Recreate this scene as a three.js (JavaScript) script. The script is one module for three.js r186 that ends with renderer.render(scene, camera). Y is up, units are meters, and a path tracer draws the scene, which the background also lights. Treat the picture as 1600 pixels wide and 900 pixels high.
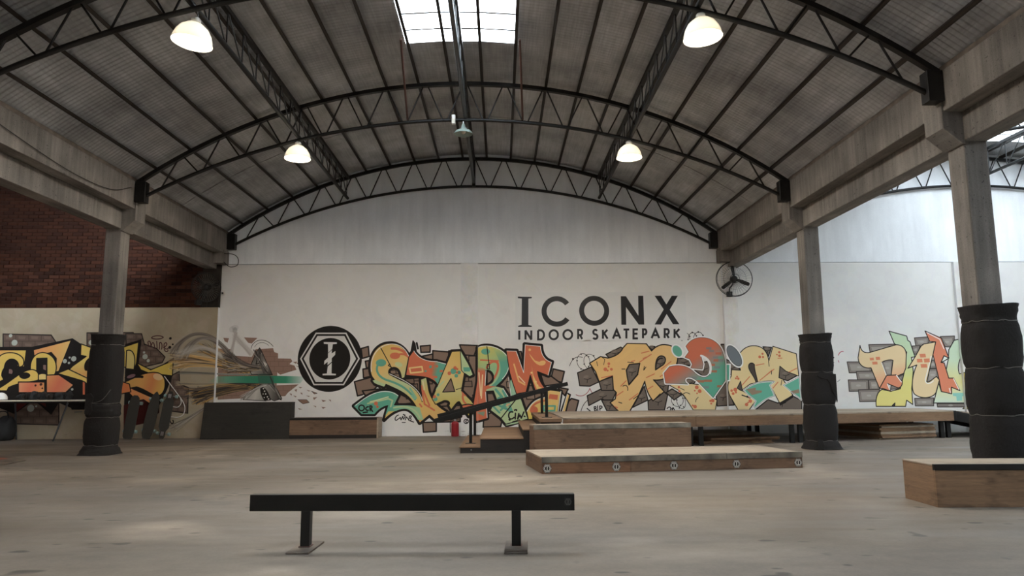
import * as THREE from 'three';
import { mergeGeometries } from 'three/addons/utils/BufferGeometryUtils.js';
import { RoundedBoxGeometry } from 'three/addons/geometries/RoundedBoxGeometry.js';
import { RectAreaLightUniformsLib } from 'three/addons/lights/RectAreaLightUniformsLib.js';

// ---------------------------------------------------------------- camera, sky, exposure
RectAreaLightUniformsLib.init();
const scene = new THREE.Scene();
const FOC = 1126, PITCH = 0.1391, YAW = 0.0168, ROLL = -0.0064, EYE = 0.95;
const camera = new THREE.PerspectiveCamera(2 * Math.atan(450 / FOC) * 180 / Math.PI, 16 / 9, 0.05, 200);
camera.position.set(0, EYE, 0);
camera.rotation.set(PITCH, -YAW, ROLL, 'YXZ');
scene.add(camera);
scene.background = new THREE.Color(0.91, 0.98, 1.06);          // even overcast sky
scene.backgroundIntensity = 1.0;
const renderer = new THREE.WebGLRenderer({ antialias: true });
renderer.toneMapping = THREE.LinearToneMapping;
renderer.toneMappingExposure = 22.0;
renderer.shadowMap.enabled = true;
const LAMP_RADIANCE = 8;

// ---------------------------------------------------------------- helpers
let seed = 7;
const rnd = () => { seed = (seed + 0x6d2b79f5) | 0; let t = Math.imul(seed ^ (seed >>> 15), 1 | seed); t = (t + Math.imul(t ^ (t >>> 7), 61 | t)) ^ t; return ((t ^ (t >>> 14)) >>> 0) / 4294967296; };
const rr = (a, b) => a + (b - a) * rnd();
const V = (x, y, z) => new THREE.Vector3(x, y, z);
// a photo pixel gives a direction; the distance comes from the plane it meets
function ray(px, py) {
  let X = px - 800, Y = py - 450;
  const c = Math.cos(ROLL), s = Math.sin(ROLL); [X, Y] = [X * c + Y * s, -X * s + Y * c];
  const r = X / FOC, u = -Y / FOC, fw = Math.cos(PITCH) - u * Math.sin(PITCH), up = u * Math.cos(PITCH) + Math.sin(PITCH);
  const cy = Math.cos(YAW), sy = Math.sin(YAW);
  return [r * cy + fw * sy, up, r * sy - fw * cy];
}
const onZ = (px, py, z) => { const d = ray(px, py), t = z / d[2]; return [d[0] * t, EYE + d[1] * t]; };
const onY = (px, py, y = 0) => { const d = ray(px, py), t = (y - EYE) / d[1]; return [d[0] * t, d[2] * t]; };
const taken = new Map();
const numbered = (n) => { const k = taken.get(n) ?? 0; taken.set(n, k + 1); return k ? n + '_' + String(k).padStart(3, '0') : n; };
function lit(o) { o.castShadow = true; o.receiveShadow = true; return o; }
function mesh(name, geo, mat, parent) {
  const m = lit(new THREE.Mesh(Array.isArray(geo) ? mergeGeometries(geo.map(plainGeo)) : geo, mat));
  m.name = parent ? name : numbered(name);
  (parent ?? scene).add(m); return m;
}
function plainGeo(g) { const q = g.index ? g.toNonIndexed() : g; for (const k of Object.keys(q.attributes)) if (!['position', 'normal', 'uv'].includes(k)) q.deleteAttribute(k); return q; }
function thing(name, label, category, pos = [0, 0, 0], turn = 0, group) {
  const o = new THREE.Group(); o.name = numbered(name); o.position.set(...pos); o.rotation.y = turn;
  o.userData = { label, category }; if (group) o.userData.group = group;
  scene.add(o); return o;
}
function tag(o, label, category, group) { Object.assign(o.userData, { label, category }); if (group) o.userData.group = group; return o; }
function structure(name, label) { const o = new THREE.Group(); o.name = numbered(name); o.userData = { kind: 'structure', label }; scene.add(o); return o; }
function copy(o, pos, turn, label, group) {
  const c = o.clone(); c.name = numbered(o.name.replace(/_\d{3}$/, '')); c.userData = { ...o.userData };
  if (pos) c.position.set(...pos); if (turn !== undefined) c.rotation.y = turn;
  if (label) c.userData.label = label; if (group) c.userData.group = group;
  scene.add(c); return c;
}
// uv in metres from the face each vertex lies on
function uvm(g, s = 1, ox = 0, oy = 0) {
  const p = g.attributes.position, n = g.attributes.normal, uv = new Float32Array(p.count * 2);
  for (let i = 0; i < p.count; i++) {
    const x = p.getX(i), y = p.getY(i), z = p.getZ(i), ax = Math.abs(n.getX(i)), ay = Math.abs(n.getY(i)), az = Math.abs(n.getZ(i));
    const [u, v] = ay > ax && ay > az ? [x, z] : ax > az ? [z, y] : [x, y];
    uv[i * 2] = u * s + ox; uv[i * 2 + 1] = v * s + oy;
  }
  g.setAttribute('uv', new THREE.BufferAttribute(uv, 2)); return g;
}
// box from min to max, with small rounded edges when r > 0
function box(x0, x1, y0, y1, z0, z1, r = 0) {
  const w = x1 - x0, h = y1 - y0, d = z1 - z0;
  const g = r ? new RoundedBoxGeometry(w, h, d, 1, Math.min(r, w / 2.1, h / 2.1, d / 2.1)) : new THREE.BoxGeometry(w, h, d);
  g.translate((x0 + x1) / 2, (y0 + y1) / 2, (z0 + z1) / 2); return uvm(g);
}
function orient(g, a, b) {
  const d = b.clone().sub(a), q = new THREE.Quaternion().setFromUnitVectors(V(0, 1, 0), d.clone().normalize());
  g.applyQuaternion(q); g.translate((a.x + b.x) / 2, (a.y + b.y) / 2, (a.z + b.z) / 2); return g;
}
const pipe = (a, b, r, seg = 8) => orient(new THREE.CylinderGeometry(r, r, a.distanceTo(b), seg), a, b);
const bar = (a, b, w, d) => orient(new THREE.BoxGeometry(w, a.distanceTo(b), d), a, b);
const tube = (pts, r, seg = 40, rs = 6, closed = false) => new THREE.TubeGeometry(new THREE.CatmullRomCurve3(pts, closed), seg, r, rs, closed);
const lathe = (pts, seg = 24) => new THREE.LatheGeometry(pts.map(([a, b]) => new THREE.Vector2(a, b)), seg);

// ---------------------------------------------------------------- textures
const hash = (x, y, s) => { let h = Math.imul(x, 374761393) ^ Math.imul(y, 668265263) ^ Math.imul(s, 974634777); h = Math.imul(h ^ (h >>> 13), 1274126177); return ((h ^ (h >>> 16)) >>> 0) / 4294967296; };
function noise(u, v, px, py, s) {           // periodic value noise, u and v in 0..1
  const x = u * px, y = v * py, xi = Math.floor(x), yi = Math.floor(y), fx = x - xi, fy = y - yi, sx = fx * fx * (3 - 2 * fx), sy = fy * fy * (3 - 2 * fy);
  const a = hash(xi % px, yi % py, s), b = hash((xi + 1) % px, yi % py, s), c = hash(xi % px, (yi + 1) % py, s), d = hash((xi + 1) % px, (yi + 1) % py, s);
  return a + (b - a) * sx + (c - a) * sy + (a - b - c + d) * sx * sy;
}
function texture(w, h, f, srgb = true) {     // f(u, v) -> [r, g, b] 0..255 or grey
  const data = new Uint8Array(w * h * 4);
  for (let j = 0; j < h; j++) for (let i = 0; i < w; i++) {
    const c = f(i / w, j / h), o = (j * w + i) * 4, k = typeof c === 'number';
    data[o] = Math.max(0, Math.min(255, k ? c : c[0])); data[o + 1] = Math.max(0, Math.min(255, k ? c : c[1])); data[o + 2] = Math.max(0, Math.min(255, k ? c : c[2])); data[o + 3] = 255;
  }
  const t = new THREE.DataTexture(data, w, h); t.magFilter = THREE.LinearFilter; t.minFilter = THREE.LinearFilter; t.wrapS = t.wrapT = THREE.RepeatWrapping;
  if (srgb) t.colorSpace = THREE.SRGBColorSpace; t.needsUpdate = true; return t;
}
const rep = (t, x, y) => { const c = t.clone(); c.repeat.set(x, y); c.needsUpdate = true; return c; };
function canvasTexture(c) { const t = new THREE.CanvasTexture(c); t.colorSpace = THREE.SRGBColorSpace; t.magFilter = THREE.LinearFilter; return t; }
const newCanvas = (w, h) => { const c = document.createElement('canvas'); c.width = w; c.height = h; return c; };

const fbm = (u, v, p, q, s, n = 4) => { let a = 0, k = 0.5, t = 0; for (let i = 0; i < n; i++) { a += k * noise(u, v, p << i, q << i, s + i); t += k; k *= 0.55; } return a / t; };
const floorMap = texture(2048, 2048, (u, v) => {
  const big = fbm(u, v, 3, 4, 11, 5), streak = fbm(u, v, 12, 20, 21, 5), patch = fbm(u, v, 8, 13, 31, 4), grain = noise(u, v, 900, 1024, 41), fine = fbm(u, v, 90, 130, 43, 3);
  let k = 1 + (big - 0.5) * 0.5 + (streak - 0.5) * 0.22 + (grain - 0.5) * 0.07 + (fine - 0.5) * 0.12 + Math.max(0, patch - 0.56) * 1.1;
  const spot = fbm(u, v, 46, 90, 61, 2); if (spot > 0.81) k *= 1 - Math.min(0.4, (spot - 0.81) * 5);
  const warm = (fbm(u, v, 4, 6, 71, 3) - 0.5) * 22;
  return [113 * k + warm * 0.4, 103 * k, 92 * k - warm * 0.5];
});
const floorRough = texture(512, 512, (u, v) => 150 + (fbm(u, v, 4, 20, 81, 4) - 0.5) * 130, false);
const concreteMap = texture(1024, 1024, (u, v) => {
  const big = fbm(u, v, 3, 3, 101, 4), run = fbm(u, v, 60, 4, 111, 3), plank = noise(u, v, 1, 9, 117), g = noise(u, v, 512, 512, 121), pit = noise(u, v, 130, 130, 131);
  let k = 1 + (big - 0.5) * 0.75 + (run - 0.5) * 0.34 + (g - 0.5) * 0.14 + (plank - 0.5) * 0.14; if (pit > 0.93) k *= 0.72;
  return [113 * k, 108 * k, 102 * k];
});
const concreteBump = texture(512, 512, (u, v) => 128 + (fbm(u, v, 12, 12, 141, 4) - 0.5) * 190 - (noise(u, v, 90, 90, 151) > 0.92 ? 70 : 0), false);
const plyMap = texture(1024, 512, (u, v) => {
  const grain = fbm(u, v, 6, 90, 201, 3), big = fbm(u, v, 3, 5, 211, 3), fine = noise(u, v, 60, 512, 221), scuff = fbm(u, v, 9, 14, 231, 4);
  const k = 1 + (grain - 0.5) * 0.22 + (big - 0.5) * 0.3 + (fine - 0.5) * 0.1 - Math.max(0, scuff - 0.62) * 1.1;
  return [205 * k, 196 * k, 184 * k];
});
const sheetRough = texture(512, 512, (u, v) => 158 + (fbm(u, v, 6, 5, 301, 4) - 0.5) * 110, false);
const sheetMap = texture(1024, 512, (u, v) => { const k = 1 + (fbm(u, v, 7, 5, 311, 5) - 0.5) * 0.45 + (noise(u, v, 300, 9, 317) - 0.5) * 0.1; return [214 * k, 211 * k, 206 * k]; });
const steelMap = texture(256, 256, (u, v) => { const k = 1 + (fbm(u, v, 6, 6, 331, 4) - 0.5) * 0.8; return [200 * k, 196 * k, 190 * k]; });
const plasterMap = texture(1024, 1024, (u, v) => { const k = 1 + (fbm(u, v, 4, 3, 341, 5) - 0.5) * 0.16 + (fbm(u, v, 40, 5, 347, 3) - 0.5) * 0.06 + (noise(u, v, 500, 500, 351) - 0.5) * 0.03; return [238 * k, 239 * k, 239 * k]; });
const feltBump = texture(256, 256, (u, v) => 128 + (fbm(u, v, 16, 16, 361, 4) - 0.5) * 220, false);

const S = (color, roughness = 0.8, o = {}) => new THREE.MeshStandardMaterial({ color, roughness, ...o });
const M = {
  floor: S(0xffffff, 1, { map: floorMap, roughnessMap: floorRough }),
  concrete: S(0xffffff, 0.93, { map: rep(concreteMap, 0.4, 0.4), bumpMap: rep(concreteBump, 0.9, 0.9), bumpScale: 0.006 }),
  plaster: S(0xffffff, 0.95, { map: rep(plasterMap, 0.25, 0.25) }),
  plasterDim: S(0xc9c6c0, 0.95),
  joint: S(0x4a4743, 0.95),
  mortar: S(0x3a2c25, 0.95),
  stub: S(0x6a655f, 0.95, { map: rep(concreteMap, 0.7, 0.7) }),
  sheet: S(0xd2d7de, 1, { map: sheetMap, roughnessMap: sheetRough, metalness: 0.7, side: THREE.DoubleSide }),
  steel: S(0x2b2b2c, 0.5, { map: steelMap, metalness: 0.35 }),
  steelPale: S(0x6d747a, 0.42, { map: steelMap, metalness: 0.6 }),
  purlin: S(0x3a332f, 0.55, { map: steelMap, metalness: 0.3 }),
  redSteel: S(0x54342c, 0.6),
  blackSteel: S(0x15130f, 0.5, { map: steelMap, metalness: 0.2 }),
  plateSteel: S(0x8a8078, 0.55, { map: steelMap, metalness: 0.45 }),
  coping: S(0x979389, 0.55, { map: steelMap, metalness: 0.25 }),
  copingDark: S(0x24221f, 0.5, { map: steelMap, metalness: 0.3 }),
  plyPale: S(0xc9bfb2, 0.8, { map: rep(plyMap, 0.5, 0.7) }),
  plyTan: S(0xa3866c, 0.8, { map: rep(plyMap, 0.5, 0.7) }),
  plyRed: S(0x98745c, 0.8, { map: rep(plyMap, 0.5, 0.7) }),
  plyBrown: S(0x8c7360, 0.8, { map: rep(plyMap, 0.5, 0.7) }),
  plyDark: S(0x2e2926, 0.8, { map: rep(plyMap, 0.5, 0.7) }),
  plyGreen: S(0x35342f, 0.75, { map: rep(plyMap, 0.5, 0.7) }),
  felt: S(0x1f1c1a, 0.95, { bumpMap: rep(feltBump, 3, 3), bumpScale: 0.004, side: THREE.DoubleSide }),
  wire: S(0x77736c, 0.5, { metalness: 0.5 }),
  glass: new THREE.MeshPhysicalMaterial({ color: 0xf4f8fa, roughness: 0.1, transmission: 1, thickness: 0, side: THREE.DoubleSide }),
  glassDirty: new THREE.MeshPhysicalMaterial({ color: 0x95999b, roughness: 0.1, transmission: 1, thickness: 0, side: THREE.DoubleSide }),
  white: S(0xe6e3dc, 0.5), black: S(0x131211, 0.6), rubber: S(0x1b1b1b, 0.8), grip: S(0x3c3a34, 0.95, { bumpMap: rep(feltBump, 6, 6), bumpScale: 0.001 }),
  chrome: S(0x9a9c9c, 0.3, { metalness: 0.9 }), red: S(0x8c1d24, 0.35), enamel: S(0x93a39c, 0.4), cream: S(0xd9d2c0, 0.6), wheel: S(0x8fa8a4, 0.5),
  opal: new THREE.MeshPhysicalMaterial({ color: 0xf2eee4, roughness: 0.9, transmission: 0.15, thickness: 0, side: THREE.DoubleSide }),
  glow: S(0x000000, 0.6, { emissive: new THREE.Color(1, 0.9, 0.72), emissiveIntensity: 0.6 }),
};

// ---------------------------------------------------------------- painted walls
// Wall paint is drawn in wall metres; outlines were measured on the photograph in the frames below (photo = origin + p / scale).
const FR = { a: [0, 480, 3.75], b: [180, 500, 4.5], c: [450, 500, 7.5], d: [550, 520, 5.294], e: [720, 520, 5.294], f: [890, 510, 6], g: [1060, 510, 6.43], h: [1310, 500, 6], p: [0, 0, 1] };
const ZW = -15.14, PXM = 372, MPX = 0.01345;
class Panel {
  constructor(x0, x1, y0, y1, z, pxm = PXM, ground = '#e9e6e0') {
    Object.assign(this, { x0, x1, y0, y1, z, k: Math.min(pxm, 2040 / (x1 - x0)) });
    this.canvas = newCanvas(Math.max(8, Math.round((x1 - x0) * this.k)), Math.round((y1 - y0) * this.k));
    const c = this.ctx = this.canvas.getContext('2d');
    c.fillStyle = ground; c.fillRect(0, 0, this.canvas.width, this.canvas.height); c.lineJoin = 'round'; c.lineCap = 'round';
    for (let i = 0; i < 900; i++) {          // trowel marks and scuffs
      c.globalAlpha = rr(0.01, 0.035); c.fillStyle = rnd() < 0.5 ? '#b9b2a8' : '#f1efec';
      c.beginPath(); c.ellipse(rr(0, this.canvas.width), rr(0, this.canvas.height), rr(8, 130), rr(4, 50), rr(0, 3), 0, 7); c.fill();
    }
    for (let i = 0; i < 26; i++) { c.globalAlpha = rr(0.1, 0.4); c.fillStyle = '#8c8174'; const y = this.canvas.height - Math.abs(rr(-1, 1) * rr(0, 60)); c.beginPath(); c.ellipse(rr(0, this.canvas.width), y, rr(2, 16), rr(1, 4), 0, 0, 7); c.fill(); }
    c.globalAlpha = 1;
  }
  at(fr, x, y) { const [ox, oy, s] = FR[fr], [X, Y] = onZ(ox + x / s, oy + y / s, this.z); return [(X - this.x0) * this.k, (this.y1 - Y) * this.k]; }
  path(fr, d) {
    const c = this.ctx; c.beginPath();
    for (const m of d.matchAll(/([MLCQZ])([^MLCQZ]*)/g)) {
      const n = m[2].trim() ? m[2].trim().split(/[\s,]+/).map(Number) : [], q = [];
      for (let i = 0; i < n.length; i += 2) q.push(...this.at(fr, n[i], n[i + 1]));
      const step = { M: 2, L: 2, C: 6, Q: 4 }[m[1]];
      if (m[1] === 'Z') { c.closePath(); continue; }
      for (let i = 0; i < q.length; i += step) { const a = q.slice(i, i + step); if (m[1] === 'M' && i === 0) c.moveTo(...a); else if (m[1] === 'M' || m[1] === 'L') c.lineTo(...a); else if (m[1] === 'C') c.bezierCurveTo(...a); else c.quadraticCurveTo(...a); }
    }
  }
  w(px) { return px * MPX * this.k; }
  colour(fr, f) {
    if (typeof f === 'string') return f;
    const g = this.ctx.createLinearGradient(...this.at(fr, f[0], f[1]), ...this.at(fr, f[2], f[3]));
    f.slice(4).forEach((c, i, l) => g.addColorStop(i / (l.length - 1), c)); return g;
  }
  draw(fr, d, fill, stroke, width = 1.2, alpha = 1) {
    const c = this.ctx; this.path(fr, d); c.globalAlpha = alpha;
    if (fill) { c.fillStyle = this.colour(fr, fill); c.fill('evenodd'); }
    if (stroke) { c.strokeStyle = stroke; c.lineWidth = this.w(width); c.stroke(); }
    c.globalAlpha = 1;
  }
  inside(fr, d, f) { const c = this.ctx; c.save(); this.path(fr, d); c.clip('evenodd'); f(); c.restore(); }
  dot(fr, x, y, rx, ry, fill, stroke, width = 1, turn = 0, alpha = 1) {
    const c = this.ctx, s = FR[fr][2], [X, Y] = this.at(fr, x, y); c.globalAlpha = alpha; c.beginPath(); c.ellipse(X, Y, this.w(rx / s), this.w((ry ?? rx) / s), turn, 0, 7);
    if (fill) { c.fillStyle = fill; c.fill(); } if (stroke) { c.strokeStyle = stroke; c.lineWidth = this.w(width); c.stroke(); } c.globalAlpha = 1;
  }
  dots(fr, list, fill) { for (const [x, y, r] of list) this.dot(fr, x, y, r, r, fill); }
  poly(fr, list, fill, stroke, width) { for (const q of list) this.draw(fr, 'M' + q.join(' ') + 'Z', fill, stroke, width); }
}
const INK = '#211c19', STONE = '#8b7363', STONE2 = '#75685e', TEAL = '#6cb097', PALE = '#c2d3a0', TAN = '#ecc87f', RED = '#da7755', MUST = '#e3bd6b';
function bricksIn(P, fr, d, bw, bh, fill, line, width = 0.7) {      // painted brickwork inside an outline
  P.draw(fr, d, fill, INK, 1.6);
  P.inside(fr, d, () => {
    const n = d.match(/-?[\d.]+/g).map(Number), xs = n.filter((_, i) => i % 2 === 0), ys = n.filter((_, i) => i % 2);
    const x0 = Math.min(...xs), x1 = Math.max(...xs), y0 = Math.min(...ys), y1 = Math.max(...ys);
    for (let y = y0, r = 0; y < y1; y += bh, r++) {
      P.draw(fr, `M${x0} ${y} L${x1} ${y + rr(-3, 3)}`, null, line, width);
      for (let x = x0 + (r % 2) * bw / 2; x < x1; x += bw) { P.draw(fr, `M${x} ${y} L${x + rr(-3, 3)} ${y + bh}`, null, line, width); P.draw(fr, `M${x + bw * 0.2} ${y + bh * 0.3} L${x + bw * 0.75} ${y + bh * 0.35} L${x + bw * 0.7} ${y + bh * 0.75} L${x + bw * 0.22} ${y + bh * 0.7}Z`, '#a08a78', null, 1, 0.28); }
    }
  });
}
// the S T A R M lettering
const S_D = 'M435 370 L470 195 C430 110 360 80 300 88 C200 95 150 190 150 280 C150 340 165 370 190 390 L170 395 L190 420 L265 445 L280 425 C380 470 470 500 530 610 C470 595 400 600 345 600 L385 520 C350 485 310 480 270 480 C170 485 100 540 15 605 L80 672 L185 672 C210 640 250 605 300 598 L265 720 C320 660 400 620 450 630 C500 645 530 690 560 745 L640 680 L695 730 L785 655 C700 610 650 540 635 480 L615 368 L568 385 L580 570 C560 480 480 420 400 392 L310 345 C290 320 310 285 345 285 C390 285 405 330 410 380 Z';
const T_D = 'M510 145 C540 200 600 235 700 235 L803 262 L712 430 C690 400 640 370 600 365 L445 350 L470 200 Z';
const A_D = 'M825 155 L900 150 C930 190 960 260 975 290 L1000 350 L975 360 L930 330 L905 480 L985 560 L1025 615 L965 690 L890 570 C870 560 850 600 820 635 L800 600 C820 580 800 555 760 560 L690 592 L662 545 Z';
const R_E = 'M138 125 C200 85 330 110 385 190 C420 250 400 330 350 380 C330 410 310 425 290 440 L350 455 L400 530 L470 520 L500 550 L556 712 L380 765 L330 705 L245 640 L270 585 L300 560 L270 480 L205 485 L218 705 L130 730 L105 600 L138 400 Z M205 310 C250 300 275 340 275 380 C270 410 240 430 205 440 Z';
const M_E = 'M375 145 L462 148 L520 325 L528 95 L665 108 C665 180 700 225 755 240 L725 355 L635 320 C645 400 680 440 715 480 L620 490 L575 350 L540 490 L460 505 L425 400 L405 330 Z';
const Y_E = 'M545 650 C590 560 640 545 700 530 L715 470 L828 485 L800 660 L640 660 L630 712 L560 718 Z';
function starm(P) {
  const bl = (fr, l) => P.poly(fr, l, STONE, INK, 2.2);
  bl('d', [[75, 130, 135, 113, 142, 195, 85, 212], [110, 235, 160, 225, 160, 285, 118, 290], [90, 300, 165, 290, 165, 360, 95, 372], [20, 405, 165, 365, 240, 410, 180, 470, 85, 512, 45, 522],
    [85, 480, 300, 455, 390, 480, 120, 535], [270, 360, 450, 350, 520, 400, 600, 480, 540, 610, 400, 610, 330, 470], [565, 110, 648, 103, 645, 160, 570, 162], [668, 148, 800, 158, 800, 245, 668, 230], [575, 195, 668, 175, 668, 235, 590, 240],
    [620, 380, 720, 370, 760, 430, 680, 520, 640, 480], [585, 742, 697, 738, 697, 815, 590, 822], [740, 600, 900, 560, 895, 735, 690, 740], [800, 150, 890, 148, 890, 240, 800, 250], [790, 380, 880, 380, 890, 500, 740, 495]]);
  bl('e', [[-10, 100, 140, 105, 110, 190, 20, 182], [20, 185, 120, 190, 115, 265, 60, 250], [30, 360, 120, 350, 115, 480, 20, 430], [200, 300, 290, 300, 290, 450, 200, 450], [215, 470, 300, 480, 270, 620, 220, 620], [470, 155, 500, 155, 520, 290, 470, 250],
    [765, 298, 857, 320, 835, 412, 745, 378], [660, 340, 750, 360, 830, 420, 690, 440], [800, 450, 888, 466, 860, 520], [870, 590, 915, 543, 975, 560, 950, 660, 830, 660], [500, 480, 690, 460, 700, 540, 560, 620, 520, 560], [185, 780, 190, 690, 262, 655, 345, 712, 330, 775], [340, 420, 420, 400, 440, 520, 380, 520]]);
  for (const [f, d] of [['d', 'M160 320 L300 255 L440 240 L470 350 L640 350 L740 400 L820 330 L900 300 L900 600 L700 610 L560 620 L400 615 L330 500 L180 430 Z'], ['e', 'M-10 190 L140 190 L200 290 L420 300 L520 330 L640 330 L710 470 L560 650 L300 580 L100 560 L-10 480 Z']]) {
    P.draw(f, d, STONE, INK, 2); P.inside(f, d, () => { for (let i = 0; i < 46; i++) { const x = rr(0, 900), y = rr(180, 640), w = rr(40, 90), h = rr(34, 60); P.draw(f, `M${x} ${y} L${x + w} ${y - 6} L${x + w + 4} ${y + h} L${x + 4} ${y + h} Z`, rnd() < 0.5 ? '#7d6758' : '#957d6c', INK, 1.3); } });
  }
  const all = [['d', S_D], ['d', T_D], ['d', A_D], ['e', R_E], ['e', M_E], ['e', Y_E]];
  for (const [f, d] of all) P.draw(f, d, null, INK, 6.5);
  P.draw('d', 'M490 150 L505 68 L520 90 L530 150 Z', INK, INK, 2); P.draw('d', 'M535 85 L545 130', null, INK, 3);
  P.draw('d', 'M425 375 L700 350 M280 440 L480 540 M700 730 L900 690', null, INK, 5);
  P.draw('d', S_D, [300, 90, 640, 720, MUST, TAN, PALE, MUST, '#e5b974'], INK, 1.2);
  P.inside('d', S_D, () => {
    P.draw('d', 'M0 620 L130 500 L270 470 L400 500 L360 590 L470 590 L560 620 L590 720 L545 720 L470 640 L300 650 L240 740 L60 690 Z', [60, 560, 520, 660, TEAL, '#67b397', '#a9cda0'], null);
    P.draw('d', 'M130 585 L300 545 L335 560 L320 610 M345 620 C430 600 520 610 560 700', null, PALE, 2.4); P.draw('d', 'M150 570 C200 560 260 540 300 530', null, '#dfe0ad', 1.6);
    P.dot('d', 240, 248, 42, 30, TEAL); P.draw('d', 'M215 262 C190 310 215 370 300 395 C400 425 470 470 520 550', null, TEAL, 3.2); P.draw('d', 'M480 460 L530 540 M495 520 L515 545', null, '#8bc3a0', 3);
    P.dot('d', 355, 190, 42, 27, RED); P.draw('d', 'M330 130 C380 125 440 150 470 200', null, RED, 4); P.draw('d', 'M385 180 C420 170 450 180 468 205', null, RED, 3); P.dot('d', 385, 262, 32, 20, '#cfdca8', null, 1, 0.3, 0.8);
    P.draw('d', 'M575 440 L600 590 L680 640 M590 480 L640 600 M560 590 L575 610', null, RED, 2.6); P.draw('d', 'M585 400 L600 470', null, '#e9d9ae', 1.6);
    P.dots('d', [[198, 585, 16], [210, 612, 11]], RED); P.draw('d', 'M170 392 L270 440', null, PALE, 5);
  });
  P.draw('d', 'M235 120 L325 285 L300 270 L312 258', null, INK, 1.3);
  P.draw('d', 'M160 320 C145 200 210 100 330 92 C400 95 440 130 468 190 M30 600 C100 540 180 485 275 485 C320 487 350 495 380 520 M310 340 C420 385 560 450 580 560', null, '#f2efe8', 1.1);
  P.draw('d', T_D, RED, INK, 1.2);
  P.inside('d', T_D, () => {
    P.draw('d', 'M685 220 L820 250 L720 440 L655 350 Z', [660, 300, 760, 320, 'rgba(95,174,148,0)', TEAL, TEAL], null);
    P.poly('d', [[475, 292, 578, 280, 585, 322, 485, 332]], null, '#f0cf8d', 2.4);
    P.poly('d', [[640, 270, 660, 270, 658, 292, 638, 292], [600, 310, 618, 310, 616, 324, 600, 324]], TEAL); P.poly('d', [[690, 268, 712, 268, 712, 286, 690, 286], [725, 308, 752, 308, 750, 326, 725, 326], [660, 355, 705, 358, 705, 376, 660, 374]], RED);
  });
  P.draw('d', 'M512 150 C545 205 600 238 700 238 L800 264 L715 425', null, '#f2efe8', 1);
  P.draw('d', A_D, [840, 150, 780, 640, MUST, TAN, '#d8cf8c', '#cdb75e'], INK, 1.2);
  P.inside('d', A_D, () => {
    P.draw('d', 'M895 140 L1010 340 L960 370 L905 310 Z', PALE, INK, 1); P.draw('e', 'M20 285 L85 285 L75 320 L25 320Z', TEAL, null); P.draw('d', 'M750 490 L818 378 L850 485 Z', STONE, INK, 1.4);
    P.dots('d', [[838, 318, 24], [862, 355, 15], [885, 328, 15], [690, 548, 17], [712, 512, 12]], TEAL); P.dots('d', [[852, 290, 14], [805, 335, 15], [870, 300, 9], [868, 328, 9], [682, 528, 13]], RED);
    P.dot('e', 45, 490, 38, 34, RED, null, 1, 0, 0.95); P.draw('e', 'M20 500 C10 540 20 570 40 585', null, RED, 3); P.draw('d', 'M690 470 L760 400', null, PALE, 2);
    P.draw('d', 'M860 470 L985 430', null, INK, 1);
  });
  P.draw('e', 'M5 600 L60 590 L105 595 L90 640 L40 680 Z', RED, INK, 1.6);
  P.draw('e', R_E, [150, 120, 420, 700, '#e6ce6d', '#9fc795', PALE, PALE], INK, 1.2);
  P.inside('e', R_E, () => {
    P.draw('e', 'M270 110 C400 130 440 260 350 385 L280 450 L250 440 C330 380 340 300 320 240 C300 180 280 150 250 110 Z', [300, 120, 360, 380, '#cfd07c', TEAL, TEAL], null);
    P.draw('e', 'M100 330 L140 270 L200 300 L205 440 L290 440 L210 470 L225 720 L90 740 Z', [150, 280, 150, 360, 'rgba(217,105,74,0)', RED, RED], null);
    P.draw('e', 'M215 290 C230 240 280 225 305 250 C320 300 290 380 215 440', null, RED, 3.4); P.draw('e', 'M165 225 L310 232', null, RED, 2.4); P.dot('e', 205, 155, 36, 25, TEAL);
    P.draw('e', 'M150 330 L165 520 M180 350 L170 540', null, '#f3d7a4', 2); P.draw('e', 'M290 470 L340 530 L310 545 L380 600 L340 610 L420 650 L390 560 L350 480', null, TEAL, 4); P.draw('e', 'M300 590 L350 620 L330 640 M270 610 L320 660', null, TEAL, 3); P.draw('e', 'M380 600 L400 590', null, '#e7b98c', 3);
    P.draw('e', 'M130 660 L200 650 L190 690 Z', TEAL, null, 1, 0.7);
  });
  P.draw('e', 'M215 108 L238 300 L218 298 L218 262 L240 262', null, INK, 1.3); P.draw('e', 'M145 120 C210 92 330 115 382 195 C415 255 395 330 345 380 M208 312 L200 435 M205 490 L218 700 M350 460 L390 525', null, '#f2efe8', 1.1);
  P.draw('e', 'M405 400 L440 340 L480 500 L410 530 Z', '#a7cfae', INK, 1); P.draw('e', 'M395 370 L415 520', null, '#f2efe8', 1);
  P.draw('e', M_E, RED, INK, 1.2);
  P.inside('e', M_E, () => {
    P.draw('e', 'M565 170 C590 230 640 290 690 265 C720 240 690 215 650 240 L615 230 Z', '#f0bf7c', null); P.draw('e', 'M570 160 L600 350 L640 440 L720 480 L640 490 L600 400 Z', [600, 250, 650, 460, 'rgba(236,200,127,0)', TAN, TAN], null); P.dot('e', 570, 140, 11, 11, '#f0bf7c'); P.draw('e', 'M440 260 L480 400 L530 430', null, '#f0bf7c', 2.4); P.draw('e', 'M480 360 L530 415', null, '#f3d7b0', 1.6); P.dots('e', [[620, 405, 9], [635, 435, 8], [585, 330, 8]], '#f0cf8d');
  });
  P.draw('e', 'M382 150 L458 152 L520 330 L533 100 L660 112 C662 180 695 228 750 244 L722 350', null, '#f2efe8', 1);
  P.draw('e', Y_E, [600, 520, 620, 710, TAN, '#eec978', '#e9cf62'], INK, 1.2);
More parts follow.
